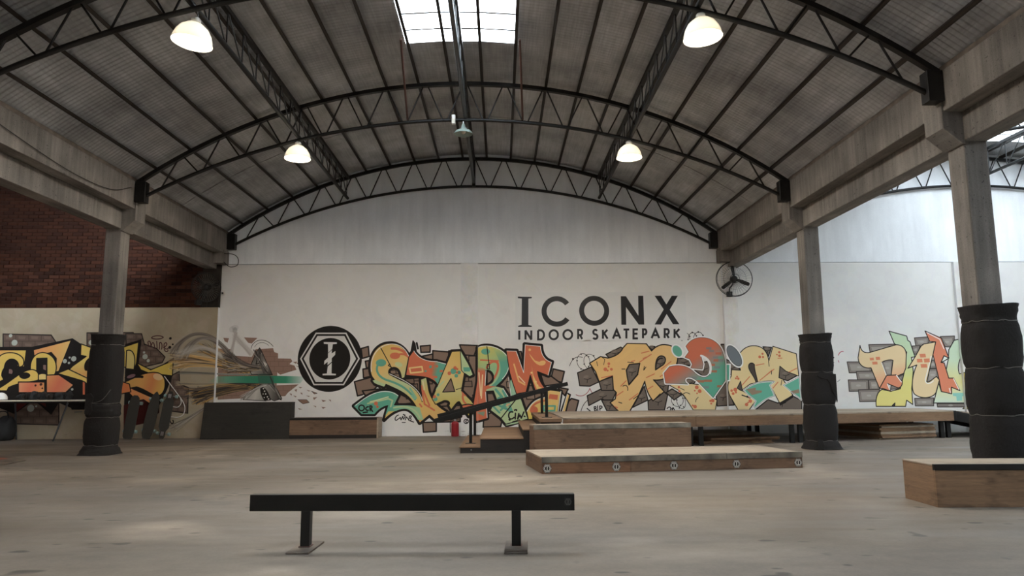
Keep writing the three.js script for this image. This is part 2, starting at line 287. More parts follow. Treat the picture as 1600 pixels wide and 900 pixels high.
  P.inside('e', Y_E, () => { P.draw('e', 'M735 505 L805 515 L800 555 L725 545 Z', RED, null); P.dot('e', 605, 640, 33, 32, RED); P.draw('e', 'M580 640 C590 590 640 570 700 560', null, RED, 3); P.poly('e', [[683, 605, 780, 605, 775, 645, 690, 645]], null, TEAL, 2.6); });
  P.draw('e', 'M548 648 C592 560 640 548 700 533 M828 485 L805 650', null, '#f2efe8', 1.2);
  P.draw('e', 'M828 655 L880 500 L905 512 L868 655 Z', TAN, INK, 2.4); P.draw('e', 'M882 505 L840 650', null, '#f2efe8', 1);
  P.draw('e', 'M335 705 L480 520', null, INK, 1.6); P.draw('e', 'M355 760 L490 725 L480 750 L380 770Z', '#b9d3a6', INK, 1.4);
  // tags
  P.draw('d', 'M85 600 C50 590 45 645 80 645 C110 640 105 600 85 600 M135 612 C105 612 108 648 135 640 M150 645 L148 605 C170 600 170 625 152 626 L170 650 M92 660 L128 655', null, INK, 2);
  P.draw('d', 'M385 680 C360 685 345 720 365 725 L400 700 L405 720 L420 690 L425 715 L440 695 C430 660 410 680 440 680 M440 720 L450 695 L470 720 L475 690 C500 680 490 700 480 705 C500 720 480 730 470 725 L510 738 M415 742 L440 742', null, INK, 1.3);
  P.draw('e', 'M430 655 C395 640 385 700 410 712 C425 715 435 705 440 700 M452 665 L450 712 M480 668 L470 712 L490 680 L500 705 L522 655 M445 640 C455 632 465 636 460 642 M400 718 L406 722 M525 690 L530 692 M430 738 L485 722', null, INK, 2.2);
  P.draw('e', 'M45 715 C20 715 20 750 45 750 C70 748 68 715 45 715 M52 725 C38 722 36 742 52 740', null, INK, 1.4);
}
// the ochre letters on the next bay
const TR_F = 'M190 345 L290 285 L360 298 C430 285 480 250 500 205 L540 162 L720 165 L768 232 C810 185 860 165 910 175 C980 180 1012 230 1012 290 C1015 360 960 430 900 480 C870 500 820 505 785 500 L885 612 L782 695 C735 640 715 570 705 512 L640 660 L560 800 L465 800 L382 715 L430 680 L440 620 L412 590 L403 462 L278 515 L245 425 Z M560 355 L660 345 L640 450 L555 550 L540 480 L530 410 Z M805 410 C800 330 820 275 860 275 C910 275 910 330 880 360 Z';
const Z_G = 'M75 200 C120 130 180 110 240 112 C340 115 420 170 450 270 C480 380 482 480 470 545 L350 715 L230 590 C180 530 120 500 80 515 C60 530 60 560 95 580 L0 575 L-128 572 L-145 470 L-90 405 C20 375 100 400 160 460 C220 520 290 530 320 470 C335 400 320 320 225 290 L250 380 L240 430 L125 418 L140 380 L115 330 L65 310 L105 255 Z';
const N_G = 'M535 435 L625 440 L600 350 L625 260 C680 190 760 180 830 210 C880 240 900 290 908 345 L950 200 L1185 275 L1210 500 L1080 450 L1020 400 L1010 515 L1050 530 L1150 690 L1020 775 L920 590 L960 550 C880 540 800 560 720 580 L640 640 L775 750 L710 840 L600 840 L520 700 C480 620 500 560 530 500 Z';
function ochre(P) {
  const st = (fr, l) => { P.poly(fr, l, STONE2, INK, 1.7); for (const q of l) { const cx = q.filter((_, i) => i % 2 === 0).reduce((a, b) => a + b) / (q.length / 2), cy = q.filter((_, i) => i % 2).reduce((a, b) => a + b) / (q.length / 2); P.draw(fr, `M${cx - 30} ${cy} L${cx} ${cy + 8} L${cx + 34} ${cy - 6} M${cx} ${cy + 8} L${cx - 4} ${cy + 36}`, null, INK, 0.8); P.dot(fr, cx - 14, cy - 18, 26, 14, '#8d7e72', null, 1, -0.3, 0.6); } };
  const ring = (x, y, rx, ry) => { P.dot('f', x, y, rx, ry, null, INK, 0.7, -0.2); for (let i = 0; i < 5; i++) { const a = i * 1.3 + x; P.dot('f', x + rx * Math.cos(a), y + ry * Math.sin(a), 8, 5, INK, null, 1, a); } };
  ring(130, 330, 60, 75); ring(190, 330, 56, 70); P.draw('f', 'M0 370 C30 280 80 280 120 290', null, INK, 0.8); P.dot('f', 32, 305, 9, 9, INK);
  ring(1010, 690, 55, 60); ring(1045, 700, 40, 70); P.draw('f', 'M60 640 C110 670 170 640 190 580 M190 580 C210 640 250 660 300 670', null, '#a0404a', 0.9); P.draw('f', 'M105 800 C120 740 150 700 190 680', null, INK, 0.9);
  for (const [x, y, r] of [[75, 90, 40], [140, 85, 42], [200, 80, 48]]) { P.draw('g', `M${x - r} ${y + 50} C${x - r} ${y - 40} ${x + r} ${y - 50} ${x + r} ${y + 40}`, null, INK, 0.8); P.dots('g', [[x - r, y + 48, 7], [x, y - 24, 8], [x + r, y + 10, 7]], INK); }
  st('f', [[75, 435, 205, 380, 275, 520, 190, 560, 95, 556], [165, 650, 400, 535, 440, 610, 390, 715, 300, 680, 180, 742], [340, 262, 480, 193, 505, 212, 440, 282, 370, 296], [745, 192, 800, 188, 790, 240], [275, 515, 410, 470, 420, 600, 300, 600], [300, 690, 400, 690, 470, 790, 350, 792],
    [555, 345, 665, 340, 640, 470, 550, 555, 530, 420], [800, 270, 915, 270, 890, 420, 800, 420], [590, 760, 700, 560, 735, 690], [780, 500, 935, 480, 920, 620, 880, 620], [735, 700, 880, 610, 920, 640, 890, 785, 740, 785], [905, 620, 960, 585, 1050, 640, 980, 690], [1010, 295, 1140, 310, 1130, 370, 1015, 360]]);
  st('g', [[-20, 320, 130, 330, 140, 390, -10, 390], [160, 440, 250, 360, 305, 350, 320, 470, 260, 510], [60, 520, 180, 540, 130, 610, 90, 580], [430, 180, 465, 180, 470, 560, 420, 300], [480, 330, 540, 360, 620, 430, 540, 490, 500, 470], [380, 690, 480, 560, 560, 790, 390, 800], [850, 205, 935, 210, 905, 300], [1010, 395, 1200, 490, 1100, 545, 1010, 520], [700, 370, 770, 370, 800, 580, 760, 560], [770, 840, 900, 735, 1000, 770, 1130, 690, 1240, 745, 1240, 840], [590, 560, 640, 560, 640, 640, 600, 620]]);
  P.draw('f', TR_F, null, INK, 2.4);
  P.draw('f', TR_F, [300, 200, 800, 700, '#ecc07a', '#edc280', '#efc585', '#eac484'], INK, 1.2);
  P.inside('f', TR_F, () => {
    P.draw('f', 'M675 250 L745 232 M655 335 L765 262 M690 300 L740 280 M720 480 L795 445 M560 690 L640 630 M400 745 L450 760 L420 790 M860 400 L950 330 M300 480 L400 462 M320 510 L400 480 M480 560 L530 510 M440 650 L500 610 M730 590 L780 560 M580 330 L610 320 M850 470 L930 420', null, RED, 1.6, 0.85);
    P.dots('f', [[368, 350, 13], [335, 402, 17], [392, 402, 13], [366, 376, 9], [357, 414, 9]], RED);
    P.draw('f', 'M700 375 L695 410 L715 382 M490 400 L520 400 M545 335 L600 340 M790 510 L880 510 M500 560 C530 540 550 560 545 600 M800 680 L850 630 M460 710 L490 720 M600 680 L640 650', null, INK, 1.1); P.draw('f', 'M300 285 L330 310 L320 360 M255 330 L262 370', null, INK, 0.8);
    P.draw('f', 'M540 175 L700 178 M440 320 C520 290 560 220 600 200', null, '#f0c980', 5, 0.5);
  });
  P.draw('f', 'M808 405 C806 340 830 290 870 300 M560 545 L640 450', null, INK, 1.8);
  const Y2 = 'M-100 585 L60 580 L130 575 L215 585 L345 715 L388 740 L372 840 L150 840 L60 700 L0 640 Z';
  P.draw('g', Y2, '#eed6a0', INK, 1.2); P.dots('g', [[185, 612, 19], [214, 650, 19], [165, 645, 9], [188, 672, 8], [345, 745, 18], [322, 748, 12], [330, 775, 10], [168, 806, 18], [145, 795, 10], [5, 610, 12], [10, 650, 12]], RED); P.draw('g', 'M40 690 C60 660 90 660 115 680 M175 760 C170 740 185 725 200 712 M20 620 L60 640', null, INK, 0.9);
  P.draw('g', Z_G, null, '#f4f2ee', 4.2); P.draw('g', Z_G, [150, 200, 400, 560, '#d57658', '#d57658', '#a98f82', TEAL, '#63b296'], '#4b3a34', 0.6);
  P.inside('g', Z_G, () => {
    for (const [x, y, w, c] of [[280, 208, 55, 0], [310, 235, 50, 0], [375, 260, 60, 1], [350, 300, 60, 0], [355, 330, 55, 1], [400, 300, 50, 2], [330, 375, 40, 1], [360, 400, 60, 0], [330, 440, 60, 1], [370, 465, 50, 2], [160, 540, 100, 1], [260, 535, 80, 1], [100, 505, 90, 0], [230, 570, 70, 2], [400, 330, 55, 0], [390, 590, 50, 1], [250, 600, 60, 0]]) P.draw('g', `M${x} ${y} L${x + w} ${y} L${x + w - 4} ${y + 24} L${x - 3} ${y + 22} Z`, ['#87898a', '#c9654a', TEAL][c], null, 1, 0.75);
  });
  P.draw('g', 'M228 294 C320 320 340 400 318 470', null, '#f4f2ee', 3);
  P.dot('f', 1010, 231, 46, 62, TEAL, '#f4f2ee', 2.2, -0.55);
  P.draw('g', N_G, '#eed6a0', INK, 1.3);
  P.draw('g', 'M705 395 C710 360 750 360 765 385 C760 440 790 500 800 580 L780 570 C770 500 700 450 705 395 Z', '#4f4741', INK, 1.2); P.draw('g', 'M590 620 L625 550 L645 650 L620 640 Z', '#5b5049', INK, 1.1); P.draw('g', 'M640 690 L720 720 L690 700', null, INK, 1.6); P.draw('g', 'M1015 770 L1150 692 L1150 712 L1025 792 Z', INK, INK, 1);
  P.inside('g', N_G, () => { P.dots('g', [[845, 275, 11], [817, 306, 14], [850, 307, 11], [1013, 260, 12], [1015, 295, 13], [990, 283, 8], [590, 505, 9], [578, 522, 9], [602, 525, 12], [572, 635, 19], [535, 645, 13], [550, 675, 14], [578, 662, 11], [685, 785, 17], [722, 750, 18], [700, 765, 8], [712, 708, 10]], RED); P.draw('g', 'M640 590 L715 505 M820 540 L960 430 M870 500 L940 440 M950 620 L1000 560 M780 390 L860 375 M1090 470 L1190 420 M1000 320 L1040 318', null, RED, 1.4, 0.85); P.draw('g', 'M905 350 L912 400 M935 450 L935 480 M1040 540 L1030 590', null, INK, 1); });
  for (const d of ['M655 640 C720 590 800 545 965 555 L920 590 L968 700 C880 720 820 770 770 825 L755 800 L778 750 L700 690 Z', 'M1053 590 L1215 505 L1235 740 Z']) { P.draw('g', d, '#6fbba0', '#f4f2ee', 2.2); P.draw('g', d, null, '#4b4a44', 0.5); }
  P.draw('g', 'M680 630 L780 615 L775 640 L840 645 L835 665 L740 690 Z M1130 650 L1210 630 L1215 670 L1160 675 Z', '#a97a64', null, 1, 0.8);
  P.dot('g', 562, 296, 62, 122, '#757c80', '#f4f2ee', 2.4, -0.5); P.dot('g', 562, 296, 54, 112, null, '#3c3a38', 0.8, -0.5); P.draw('g', 'M478 380 L520 380 L515 545 L478 545 Z', '#6fbba0', '#f4f2ee', 2); P.draw('g', 'M498 385 L497 540', null, '#2f6a58', 0.8);
  P.draw('f', 'M165 770 L195 795 M235 795 L230 755 C250 745 255 765 238 770 C260 775 255 795 235 793 M262 745 L265 790 M285 785 L282 748 C310 740 315 768 285 770', null, INK, 1.5); P.draw('f', 'M915 770 C930 745 960 755 945 785 M960 770 L962 785 L970 760 L985 785', null, INK, 1.5);
}
// the pale lettering in the right hall
function palePiece(P) {
  const B = (l) => { for (const q of l) { P.draw('h', 'M' + q.join(' ') + 'Z', '#8f857c', '#4a423d', 1.5); const cx = (q[0] + q[4]) / 2, cy = (q[1] + q[5]) / 2; P.draw('h', `M${q[0] + 18} ${q[1] + 18} L${q[2] - 18} ${q[3] + 18} L${q[4] - 18} ${q[5] - 16} L${q[6] + 18} ${q[7] - 16}Z`, '#b0a69c', '#6a605a', 0.6, 0.7); P.dot('h', cx, cy, 22, 10, '#c6beb5', null, 1, 0, 0.5); } };
  B([[285, 232, 545, 226, 545, 305, 297, 305], [82, 393, 310, 393, 310, 492, 102, 495], [168, 482, 372, 478, 372, 560, 180, 562], [93, 562, 280, 562, 283, 665, 102, 668], [283, 562, 385, 562, 385, 660, 290, 660], [188, 655, 385, 650, 385, 762, 200, 765], [713, 168, 848, 158, 850, 240, 727, 245], [955, 155, 1088, 150, 1082, 255, 1000, 250], [690, 245, 765, 240, 745, 320, 705, 320], [840, 380, 935, 370, 935, 450, 840, 455], [830, 460, 935, 455, 935, 570, 830, 585], [715, 735, 893, 730, 893, 805, 722, 805], [925, 785, 1180, 785, 1180, 815, 930, 815], [405, 380, 515, 372, 510, 520, 440, 525], [500, 560, 610, 510, 600, 640, 490, 650]]);
  const dr = (d, f) => P.draw('h', d, f, INK, 1.4);
  dr('M1035 280 L1085 190 L1165 172 L1180 300 C1130 370 1110 440 1135 505 L1215 485 L1225 778 L892 778 L940 590 L965 670 L1062 690 L1060 630 L1138 660 L1080 545 L1035 545 L1010 470 L1030 370 Z', [1080, 180, 1080, 780, '#cfe0c2', '#d3e4c4', '#e6dd9a', '#dcead2']); P.draw('h', 'M1070 685 L1200 682 L1200 712 L1160 715 L1160 755 L1110 758 L1105 715 L1075 712 Z', '#8fd0c3', null, 1, 0.9); P.draw('h', 'M1150 500 L1210 490 L1212 620 L1165 560 Z', '#eccf6a', null, 1, 0.8);
  dr('M475 105 L640 150 L650 190 L672 205 L718 345 L685 350 L702 480 L688 640 L697 792 L640 752 L630 810 L355 810 C345 720 370 670 410 650 L490 668 L580 645 L615 500 L640 300 L525 222 Z', [560, 120, 560, 800, '#c8dcb9', '#cadbb0', '#e6dd88', '#efe08b']);
  dr('M203 238 C212 290 240 312 290 305 L540 232 C610 232 642 280 636 350 L632 450 L612 500 L490 552 L512 378 C490 368 430 378 405 400 L452 520 L385 642 L305 448 C250 458 188 430 185 350 Z', [300, 280, 420, 640, '#ecd2a4', '#ecd0a2', '#e8a37f']);
  dr('M385 642 L452 520 L540 515 L600 575 C600 620 580 632 560 637 L460 595 L490 668 L420 642 Z', '#e2906f'); P.draw('h', 'M545 520 L590 580 M460 600 L480 650', null, '#f7efe6', 1.6);
  dr('M812 103 L965 170 L1037 357 L990 335 L962 398 L992 402 L1035 545 L1080 545 L1140 662 L1060 630 L1062 692 L965 670 L945 562 L886 322 L912 205 L855 200 Z', '#e28a69'); P.draw('h', 'M830 118 L950 180 L990 270 M1040 640 L1050 680 M1080 550 L1130 650', null, '#f7efe6', 1.4);
  dr('M962 398 L990 335 L1035 357 L1000 380 Z', '#e9f1e2');
  dr('M912 205 L885 332 L828 580 C860 590 885 545 920 530 L947 562 L915 680 C880 742 760 742 710 690 C680 640 690 520 735 422 L652 452 L715 352 L775 245 L800 225 Z', '#ecd2a4'); P.draw('h', 'M870 340 L815 560 C820 610 860 600 890 570', null, '#f7efe6', 1.6);
  P.poly('h', [[293, 355, 330, 352, 333, 376, 297, 379], [349, 347, 388, 345, 392, 372, 354, 375], [316, 391, 364, 389, 368, 416, 320, 418], [760, 318, 815, 316, 822, 350, 768, 352], [735, 366, 785, 363, 790, 396, 740, 398], [800, 363, 855, 360, 858, 396, 806, 399], [770, 413, 828, 411, 833, 446, 776, 447]], '#e08a66');
  P.draw('h', 'M405 400 L448 515', null, '#f7efe6', 1.4); P.draw('h', 'M0 330 C10 300 30 292 45 296 M0 380 L5 395', null, '#b84a5a', 1.1); P.draw('h', 'M-60 380 L-40 400 M-10 580 L15 560', null, '#777', 0.8); P.dot('h', -45, 352, 7, 7, INK);
  dr('M505 802 L530 778 L528 810 Z', '#4f463f'); P.draw('h', 'M1165 832 L1205 795 L1225 800 L1215 832 Z', '#e3cf55', INK, 1);
}
// round emblem
function emblem(P) {
  const hex = (r, k = 0) => { const q = [[140, 453], [325, 148], [685, 148], [842, 453], [655, 765], [300, 765]]; return 'M' + q.map(([x, y]) => `${490 + (x - 490) * r} ${455 + (y - 455) * r}`).join(' L') + 'Z'; };
  P.dot('c', 490, 453, 371, 382, '#1d1916'); P.draw('c', hex(1), '#dedbd5', null); P.draw('c', hex(0.945), '#1d1916', null); P.draw('c', hex(0.845), '#dedbd5', '#dedbd5', 2.4);
  P.dot('c', 490, 453, 237, 240, '#1d1916');
  P.draw('c', 'M418 258 L572 262 L572 280 L525 284 L518 340 L470 385 L468 284 L420 280 Z', '#dedbd5', null); P.draw('c', 'M405 648 L405 630 L455 626 L465 545 L512 500 L510 626 L562 630 L560 648 Z', '#dedbd5', null);
  P.draw('c', 'M468 392 L515 350 L512 392 L556 362 L552 408 L512 448 L512 490 L462 530 L464 490 L422 524 L426 478 L468 440 Z', '#dedbd5', null);
}
// the running dog with its long mane
function dog(P) {
  const BR = '#97796a';
  bricksIn2(P, 'b', 'M725 200 L820 205 L830 250 L960 260 L990 205 L1110 198 L1118 225 L1145 235 L1145 270 L1235 272 L1245 290 L1225 310 L1260 320 L1275 350 L1240 360 L1160 385 L1140 368 L1135 460 L1290 452 L1215 510 L1195 535 L1100 540 L720 560 Z', 60, 34, BR, '#7a6052');
  P.draw('b', 'M760 125 L800 128 L790 160 L770 150 Z M905 122 L1000 126 L960 165 L935 160 Z', BR, null);
  for (const [x, y] of [[1225, 515], [1260, 490], [1290, 470], [1250, 530], [1300, 510], [1340, 530], [1390, 545], [1450, 560], [1290, 570], [1320, 575], [1390, 600], [1450, 610], [1285, 620], [1500, 560], [1345, 490], [1250, 295], [1270, 300], [1265, 320]]) P.draw('b', `M${x} ${y} L${x + rr(14, 34)} ${y + rr(-4, 10)} L${x + rr(8, 24)} ${y + rr(10, 18)} Z`, '#86695a', null, 1, 0.85);
  P.draw('b', 'M1283 560 L1345 560 L1365 580 L1320 590 Z M1380 500 L1420 515 L1400 520Z', '#8d6f5f', INK, 0.5);
  const hair = (pts, n, spread, cols, w, al) => { for (let i = 0; i < n; i++) { const f = [1.3, 1.1, 0.9, 0.6].map((k) => [rr(-spread, spread) * k * 1.6, rr(-spread, spread) * k]), q = pts.map(([x, y], j) => `${x + f[j][0]} ${y + f[j][1]}`); P.draw('b', `M${q[0]} C${q[1]} ${q[2]} ${q[3]}`, null, cols[Math.floor(rnd() * cols.length)], rr(0.25, w), rr(0.12, al)); } };
  hair([[440, 270], [560, 250], [780, 320], [960, 350]], 110, 34, ['#d8a65a', '#e0b678', '#e9cf9f', '#8d7b68', '#3c342e'], 2.4, 0.6);
  hair([[430, 320], [560, 290], [760, 310], [940, 375]], 90, 26, ['#c9954c', '#e4c086', '#efdcb4', '#2c2622'], 2, 0.6);
  hair([[640, 200], [720, 240], [800, 300], [950, 350]], 70, 30, ['#4a433d', '#8b8177', '#2c2622', '#d8a65a'], 2, 0.55);
  hair([[410, 230], [500, 60], [660, 50], [800, 230]], 46, 14, ['#5d534c', '#8b8177', '#2f2925', '#b2a99e'], 2.2, 0.42);
  hair([[480, 250], [560, 80], [700, 100], [800, 240]], 40, 18, ['#6f665e', '#b2a99e', '#2f2925'], 2.6, 0.35);
  hair([[450, 250], [540, 180], [640, 170], [760, 260]], 40, 26, ['#cfc9bf', '#a59d93'], 5, 0.2);
  hair([[450, 370], [600, 365], [800, 390], [960, 380]], 40, 9, ['#6b6862', '#3f3c38', '#a9a79c'], 1.2, 0.5);
  hair([[440, 445], [650, 450], [800, 458], [1000, 440]], 46, 12, ['#8a887f', '#55524c', '#c9b48e'], 1.3, 0.5);
  hair([[540, 510], [660, 490], [820, 450], [1000, 470]], 130, 32, ['#2d2824', '#59514a', '#d2a155', '#8b8177', '#171412'], 2.2, 0.65);
  hair([[590, 560], [690, 520], [780, 500], [930, 470]], 130, 28, ['#1f1b18', '#3d3630', '#caa05c', '#6d655d'], 2.4, 0.7);
  hair([[400, 760], [480, 720], [560, 660], [640, 610]], 44, 20, ['#6f675f', '#4a443e', '#9b9287', '#c4bcb0'], 1.6, 0.45);
  for (let i = 0; i < 5; i++) P.dot('b', 830 + rr(-14, 14), 60 + rr(-16, 16), rr(12, 26), rr(14, 30), '#6a625a', null, 1, 0, 0.12);
  for (let i = 0; i < 26; i++) P.draw('b', `M${835 + rr(-14, 14)} ${80 + rr(-10, 60)} L${960 + rr(-16, 16)} ${250 + rr(-20, 10)} M${850 + rr(-12, 12)} ${90} L${815 + rr(-14, 14)} ${240}`, null, '#b9b2a8', rr(0.5, 2.4), 0.22);
  P.draw('b', 'M640 440 L720 396 L1120 392 L1340 398 L1300 446 L1000 444 Z', [640, 420, 1340, 420, 'rgba(120,178,150,0)', 'rgba(98,170,140,0.8)', '#3c8d6e', '#2f8463', '#3f9472', 'rgba(90,160,130,0)'], null);
  // head
  P.draw('b', 'M1015 195 C1040 230 1055 290 1075 320 L1105 385 L960 385 C930 340 970 290 985 240 Z', [980, 200, 1080, 380, '#3a3531', '#6b665f', '#a39d94', '#4c4742'], INK, 1);
  P.draw('b', 'M1010 225 L1035 300 L990 310 Z', '#7d776f', '#2a2622', 1.4); P.draw('b', 'M1040 290 L1070 310 L1050 330 Z', '#cfc9bf', null);
  P.draw('b', 'M900 560 C930 500 1000 455 1060 450 L1115 450 C1140 490 1155 520 1172 552 L1120 568 C1080 560 1060 510 1040 470 C1020 500 1040 560 1060 568 Z', [900, 500, 1170, 540, '#a8a299', '#d3cdc3', '#8a847c', '#3a3531'], '#2a2622', 1);
  P.draw('b', 'M1022 465 C1060 470 1085 520 1095 565 L1050 568 C1020 530 1015 490 1022 465 Z', '#241f1c', null); P.dots('b', [[1042, 482, 5], [1050, 500, 5], [1058, 520, 5], [1070, 540, 5], [1078, 555, 5], [1040, 520, 4], [1048, 545, 4]], '#e7e2d8');
  P.draw('b', 'M1140 555 L1172 545 L1170 565 Z', '#171412', null); P.draw('b', 'M1090 400 L1120 470 M1060 345 L1000 350', null, '#2a2622', 2);
  hair([[820, 330], [880, 340], [940, 350], [1020, 335]], 130, 34, ['#211d1a', '#5a534c', '#bbb4aa', '#caa05c'], 1.5, 0.8);
  hair([[790, 240], [840, 280], [900, 320], [1000, 330]], 90, 22, ['#4a443e', '#8b8177', '#211d1a'], 1.5, 0.6);
  hair([[900, 550], [960, 500], [1010, 470], [1060, 455]], 60, 12, ['#e5dfd5', '#8a847c', '#4c4742', '#bbb4aa'], 1.2, 0.6); hair([[1100, 450], [1120, 490], [1140, 520], [1160, 550]], 40, 9, ['#6b665f', '#d3cdc3', '#3a3531'], 1.2, 0.6); hair([[1000, 230], [1015, 270], [1030, 320], [1060, 370]], 70, 16, ['#211d1a', '#8b857c', '#cfc9bf', '#4c4742'], 1.3, 0.6); P.draw('b', 'M1000 385 C1040 370 1080 380 1110 400 L1120 450 L1010 450 Z', '#3a5a4c', null, 1, 0.55);
  P.draw('b', 'M955 200 C970 130 1060 120 1110 185', null, '#4a4540', 0.8); P.draw('b', 'M980 190 C1000 150 1050 150 1080 180', null, '#4a4540', 0.5);
}
function bricksIn2(P, fr, d, bw, bh, fill, line) {
  P.draw(fr, d, fill, null);
  P.inside(fr, d, () => { for (let y = 190, r = 0; y < 580; y += bh, r++) { P.draw(fr, `M700 ${y} L1320 ${y}`, null, line, 0.5); for (let x = 700 + (r % 2) * bw / 2; x < 1320; x += bw) P.draw(fr, `M${x} ${y} L${x} ${y + bh}`, null, line, 0.5); } });
}
// gold and black letters on the left wall
function gold(P) {
  const CB = '#6b594d';
  for (const d of ['M18 157 L300 163 L328 205 L328 260 L18 240 Z', 'M510 150 L780 148 L810 220 L780 320 L510 300 Z', 'M335 235 L480 220 L480 380 L335 390 Z', 'M45 560 L345 560 L345 690 L45 682 Z']) bricksIn(P, 'a', d, 75, 42, CB, '#4c3f37', 0.8);
  bricksIn(P, 'b', 'M75 96 L185 96 L205 170 L290 200 L350 260 L330 300 L200 330 L80 330 Z', 70, 40, CB, '#4c3f37', 0.8);
  bricksIn(P, 'b', 'M395 390 L450 362 L452 450 L514 475 L510 655 L390 640 L380 520 Z', 60, 58, CB, '#4c3f37', 0.8);
  P.draw('a', 'M-80 232 L188 232 L425 182 L470 212 L560 240 L560 600 L440 600 L345 560 L300 630 L200 545 L85 625 L-80 560 Z', '#17110e', null);
  P.draw('a', 'M85 560 L180 545 L90 620 Z M205 545 L262 520 L270 585 Z', '#5a1d16', null); P.draw('a', 'M360 430 L470 470 L470 600 L420 600Z', '#17110e', null);
  const g = (d, f) => P.draw('a', d, f, '#17110e', 1.6);
  g('M-80 250 L155 250 L142 350 L100 345 C110 300 90 268 50 270 C0 275 -10 320 5 380 L-80 400 Z', [-20, 250, 60, 390, '#e7a565', '#e5c566', '#dcb755']); g('M-10 300 C5 260 100 250 135 300 C145 330 138 350 110 350 C110 320 90 300 60 305 C20 315 20 370 30 420 L-10 440 Z', '#e9c668'); g('M10 400 C10 350 60 320 85 350 C95 380 50 420 20 420 Z', '#17110e'); g('M50 360 C75 355 85 375 70 395 L48 390Z', '#8d6f68');
  g('M195 250 L418 192 L345 375 L325 380 L330 300 L300 265 L200 290 Z', [200, 260, 400, 300, '#e79a62', '#e8ab66', '#e7c274']);
  g('M250 265 C305 270 332 310 330 360 C325 410 290 430 250 428 L215 400 L180 380 C170 330 190 270 250 265 Z M215 300 L275 298 L275 395 L215 395 Z', '#e5c566'); g('M250 335 L272 335 L272 375 L250 365 Z', '#8d6f68');
  g('M-40 490 C60 450 120 365 190 365 C225 370 235 400 222 428 C180 440 110 440 50 470 L40 490 Z M115 400 C130 380 170 380 175 400 C170 420 120 425 115 400 Z', '#e9c668'); g('M225 395 C250 380 290 390 295 425 L225 428 Z', '#eed384');
  g('M108 438 L262 438 L262 500 L108 500 Z', [110, 440, 250, 500, '#e9a577', '#e0795a', '#e7a463']); g('M272 398 L345 395 L432 455 L385 500 L272 500 Z', [275, 400, 420, 490, '#e7a463', '#df7a5a', '#e7a070']); P.dots('a', [[208, 458, 6], [240, 452, 8], [248, 475, 5]], '#3a1a14');
  g('M475 215 L545 240 L545 290 C505 300 488 340 500 368 L545 375 L545 430 L470 410 L400 372 L425 345 L505 288 L472 282 Z', [480, 220, 500, 420, '#e5c566', '#ecd072', '#e9a565']); g('M335 388 L400 362 L545 432 L545 470 L480 430 Z', '#e9c668'); g('M482 432 L500 440 L500 515 L482 515 Z', '#e2774f');
  P.dots('a', [[62, 167, 10], [85, 208, 17], [380, 316, 12], [432, 302, 15], [404, 326, 7], [408, 295, 6], [423, 481, 7], [180, 592, 20], [212, 580, 6], [168, 552, 5], [535, 207, 15]], '#b9c0b4'); P.dots('a', [[450, 276, 7], [470, 300, 4]], '#17110e');
  // right of the column
  P.draw('b', 'M70 330 L280 345 L415 262 L400 400 L360 500 L300 620 L240 700 L60 720 Z', '#17110e', null); P.draw('b', 'M70 170 L185 135 L165 310 L260 350 L70 460 Z', '#17110e', null); P.draw('b', 'M150 560 L310 520 L310 650 L230 720 L60 760 L60 600 Z', '#4b1410', null);
  const y = (d, f) => P.draw('b', d, f, '#17110e', 1.5);
  y('M60 190 L165 155 L150 300 L135 345 L60 330 Z', '#e8cb62'); y('M80 215 C120 200 140 240 138 300 L132 348 L75 342 Z', '#f0dc8c'); y('M150 300 L250 350 L408 285 L402 392 L240 375 L180 350 Z', [180, 340, 400, 330, '#e5c45e', '#ead05f', '#dcbd5c']); y('M60 440 L180 385 C260 360 330 355 348 420 C360 490 330 535 290 532 C250 525 220 490 150 470 L100 480 Z', [100, 420, 330, 480, '#e5b765', '#ebb266', '#e29158', '#e8bd62']);
  y('M60 470 L110 478 L250 540 L300 560 L300 630 L200 560 L150 570 Z', '#e89a5e'); y('M280 560 L305 600 L300 655 L260 630 Z', '#dba15a'); y('M40 430 L100 450 L110 505 L40 520Z', '#e98a52'); P.draw('b', 'M75 405 C110 400 180 395 190 400', null, '#17110e', 4); P.dot('b', 112, 395, 30, 12, '#8d6b70', null, 1, -0.3); P.dot('b', 300, 400, 34, 22, '#f4dcb0', null, 1, 0.3, 0.7);
  P.dots('b', [[210, 258, 18], [232, 286, 11], [203, 228, 8]], '#b9c0b4');
  P.draw('b', 'M255 125 C270 105 330 108 338 122 C320 138 265 138 255 125 M235 185 L230 155 C240 140 250 150 252 190 C258 150 275 145 278 200 M292 150 L295 200 M310 205 L312 160 C335 150 330 200 325 205 M340 195 C375 175 365 150 345 165 C335 200 360 215 375 195 M345 205 C350 230 375 225 370 210', null, '#4a2326', 1.4); P.dots('b', [[388, 129, 9], [405, 171, 6], [384, 192, 10]], '#17110e');
  P.draw('b', 'M388 668 C378 690 385 725 400 728 C410 725 412 715 405 705', null, '#17110e', 1.6);
}

// ---------------------------------------------------------------- the halls
const XC = -0.5525, HS = 5.207, ZB = -11.198, ZC = -7.168, ZA = -15.07, ZF = 3.6, XC2 = 10.2, LEDGE = 3.6, XLEFT = -12.2, XRIGHT = 15.75;
const RT = 8.97, CT = 5.884 - RT, RB = 10.786, CB_ = 5.27 - RB;
const topY = (dx) => CT + Math.sqrt(RT * RT - dx * dx), botY = (dx) => CB_ + Math.sqrt(RB * RB - dx * dx);

// floor
const floor = mesh('floor', uvm(new THREE.BoxGeometry(XRIGHT - XLEFT, 0.2, ZF - ZW + 0.6).translate((XRIGHT + XLEFT) / 2, -0.1, (ZF + ZW) / 2), 0.105), M.floor);
floor.userData = { kind: 'structure', label: 'worn grey-brown concrete floor' };

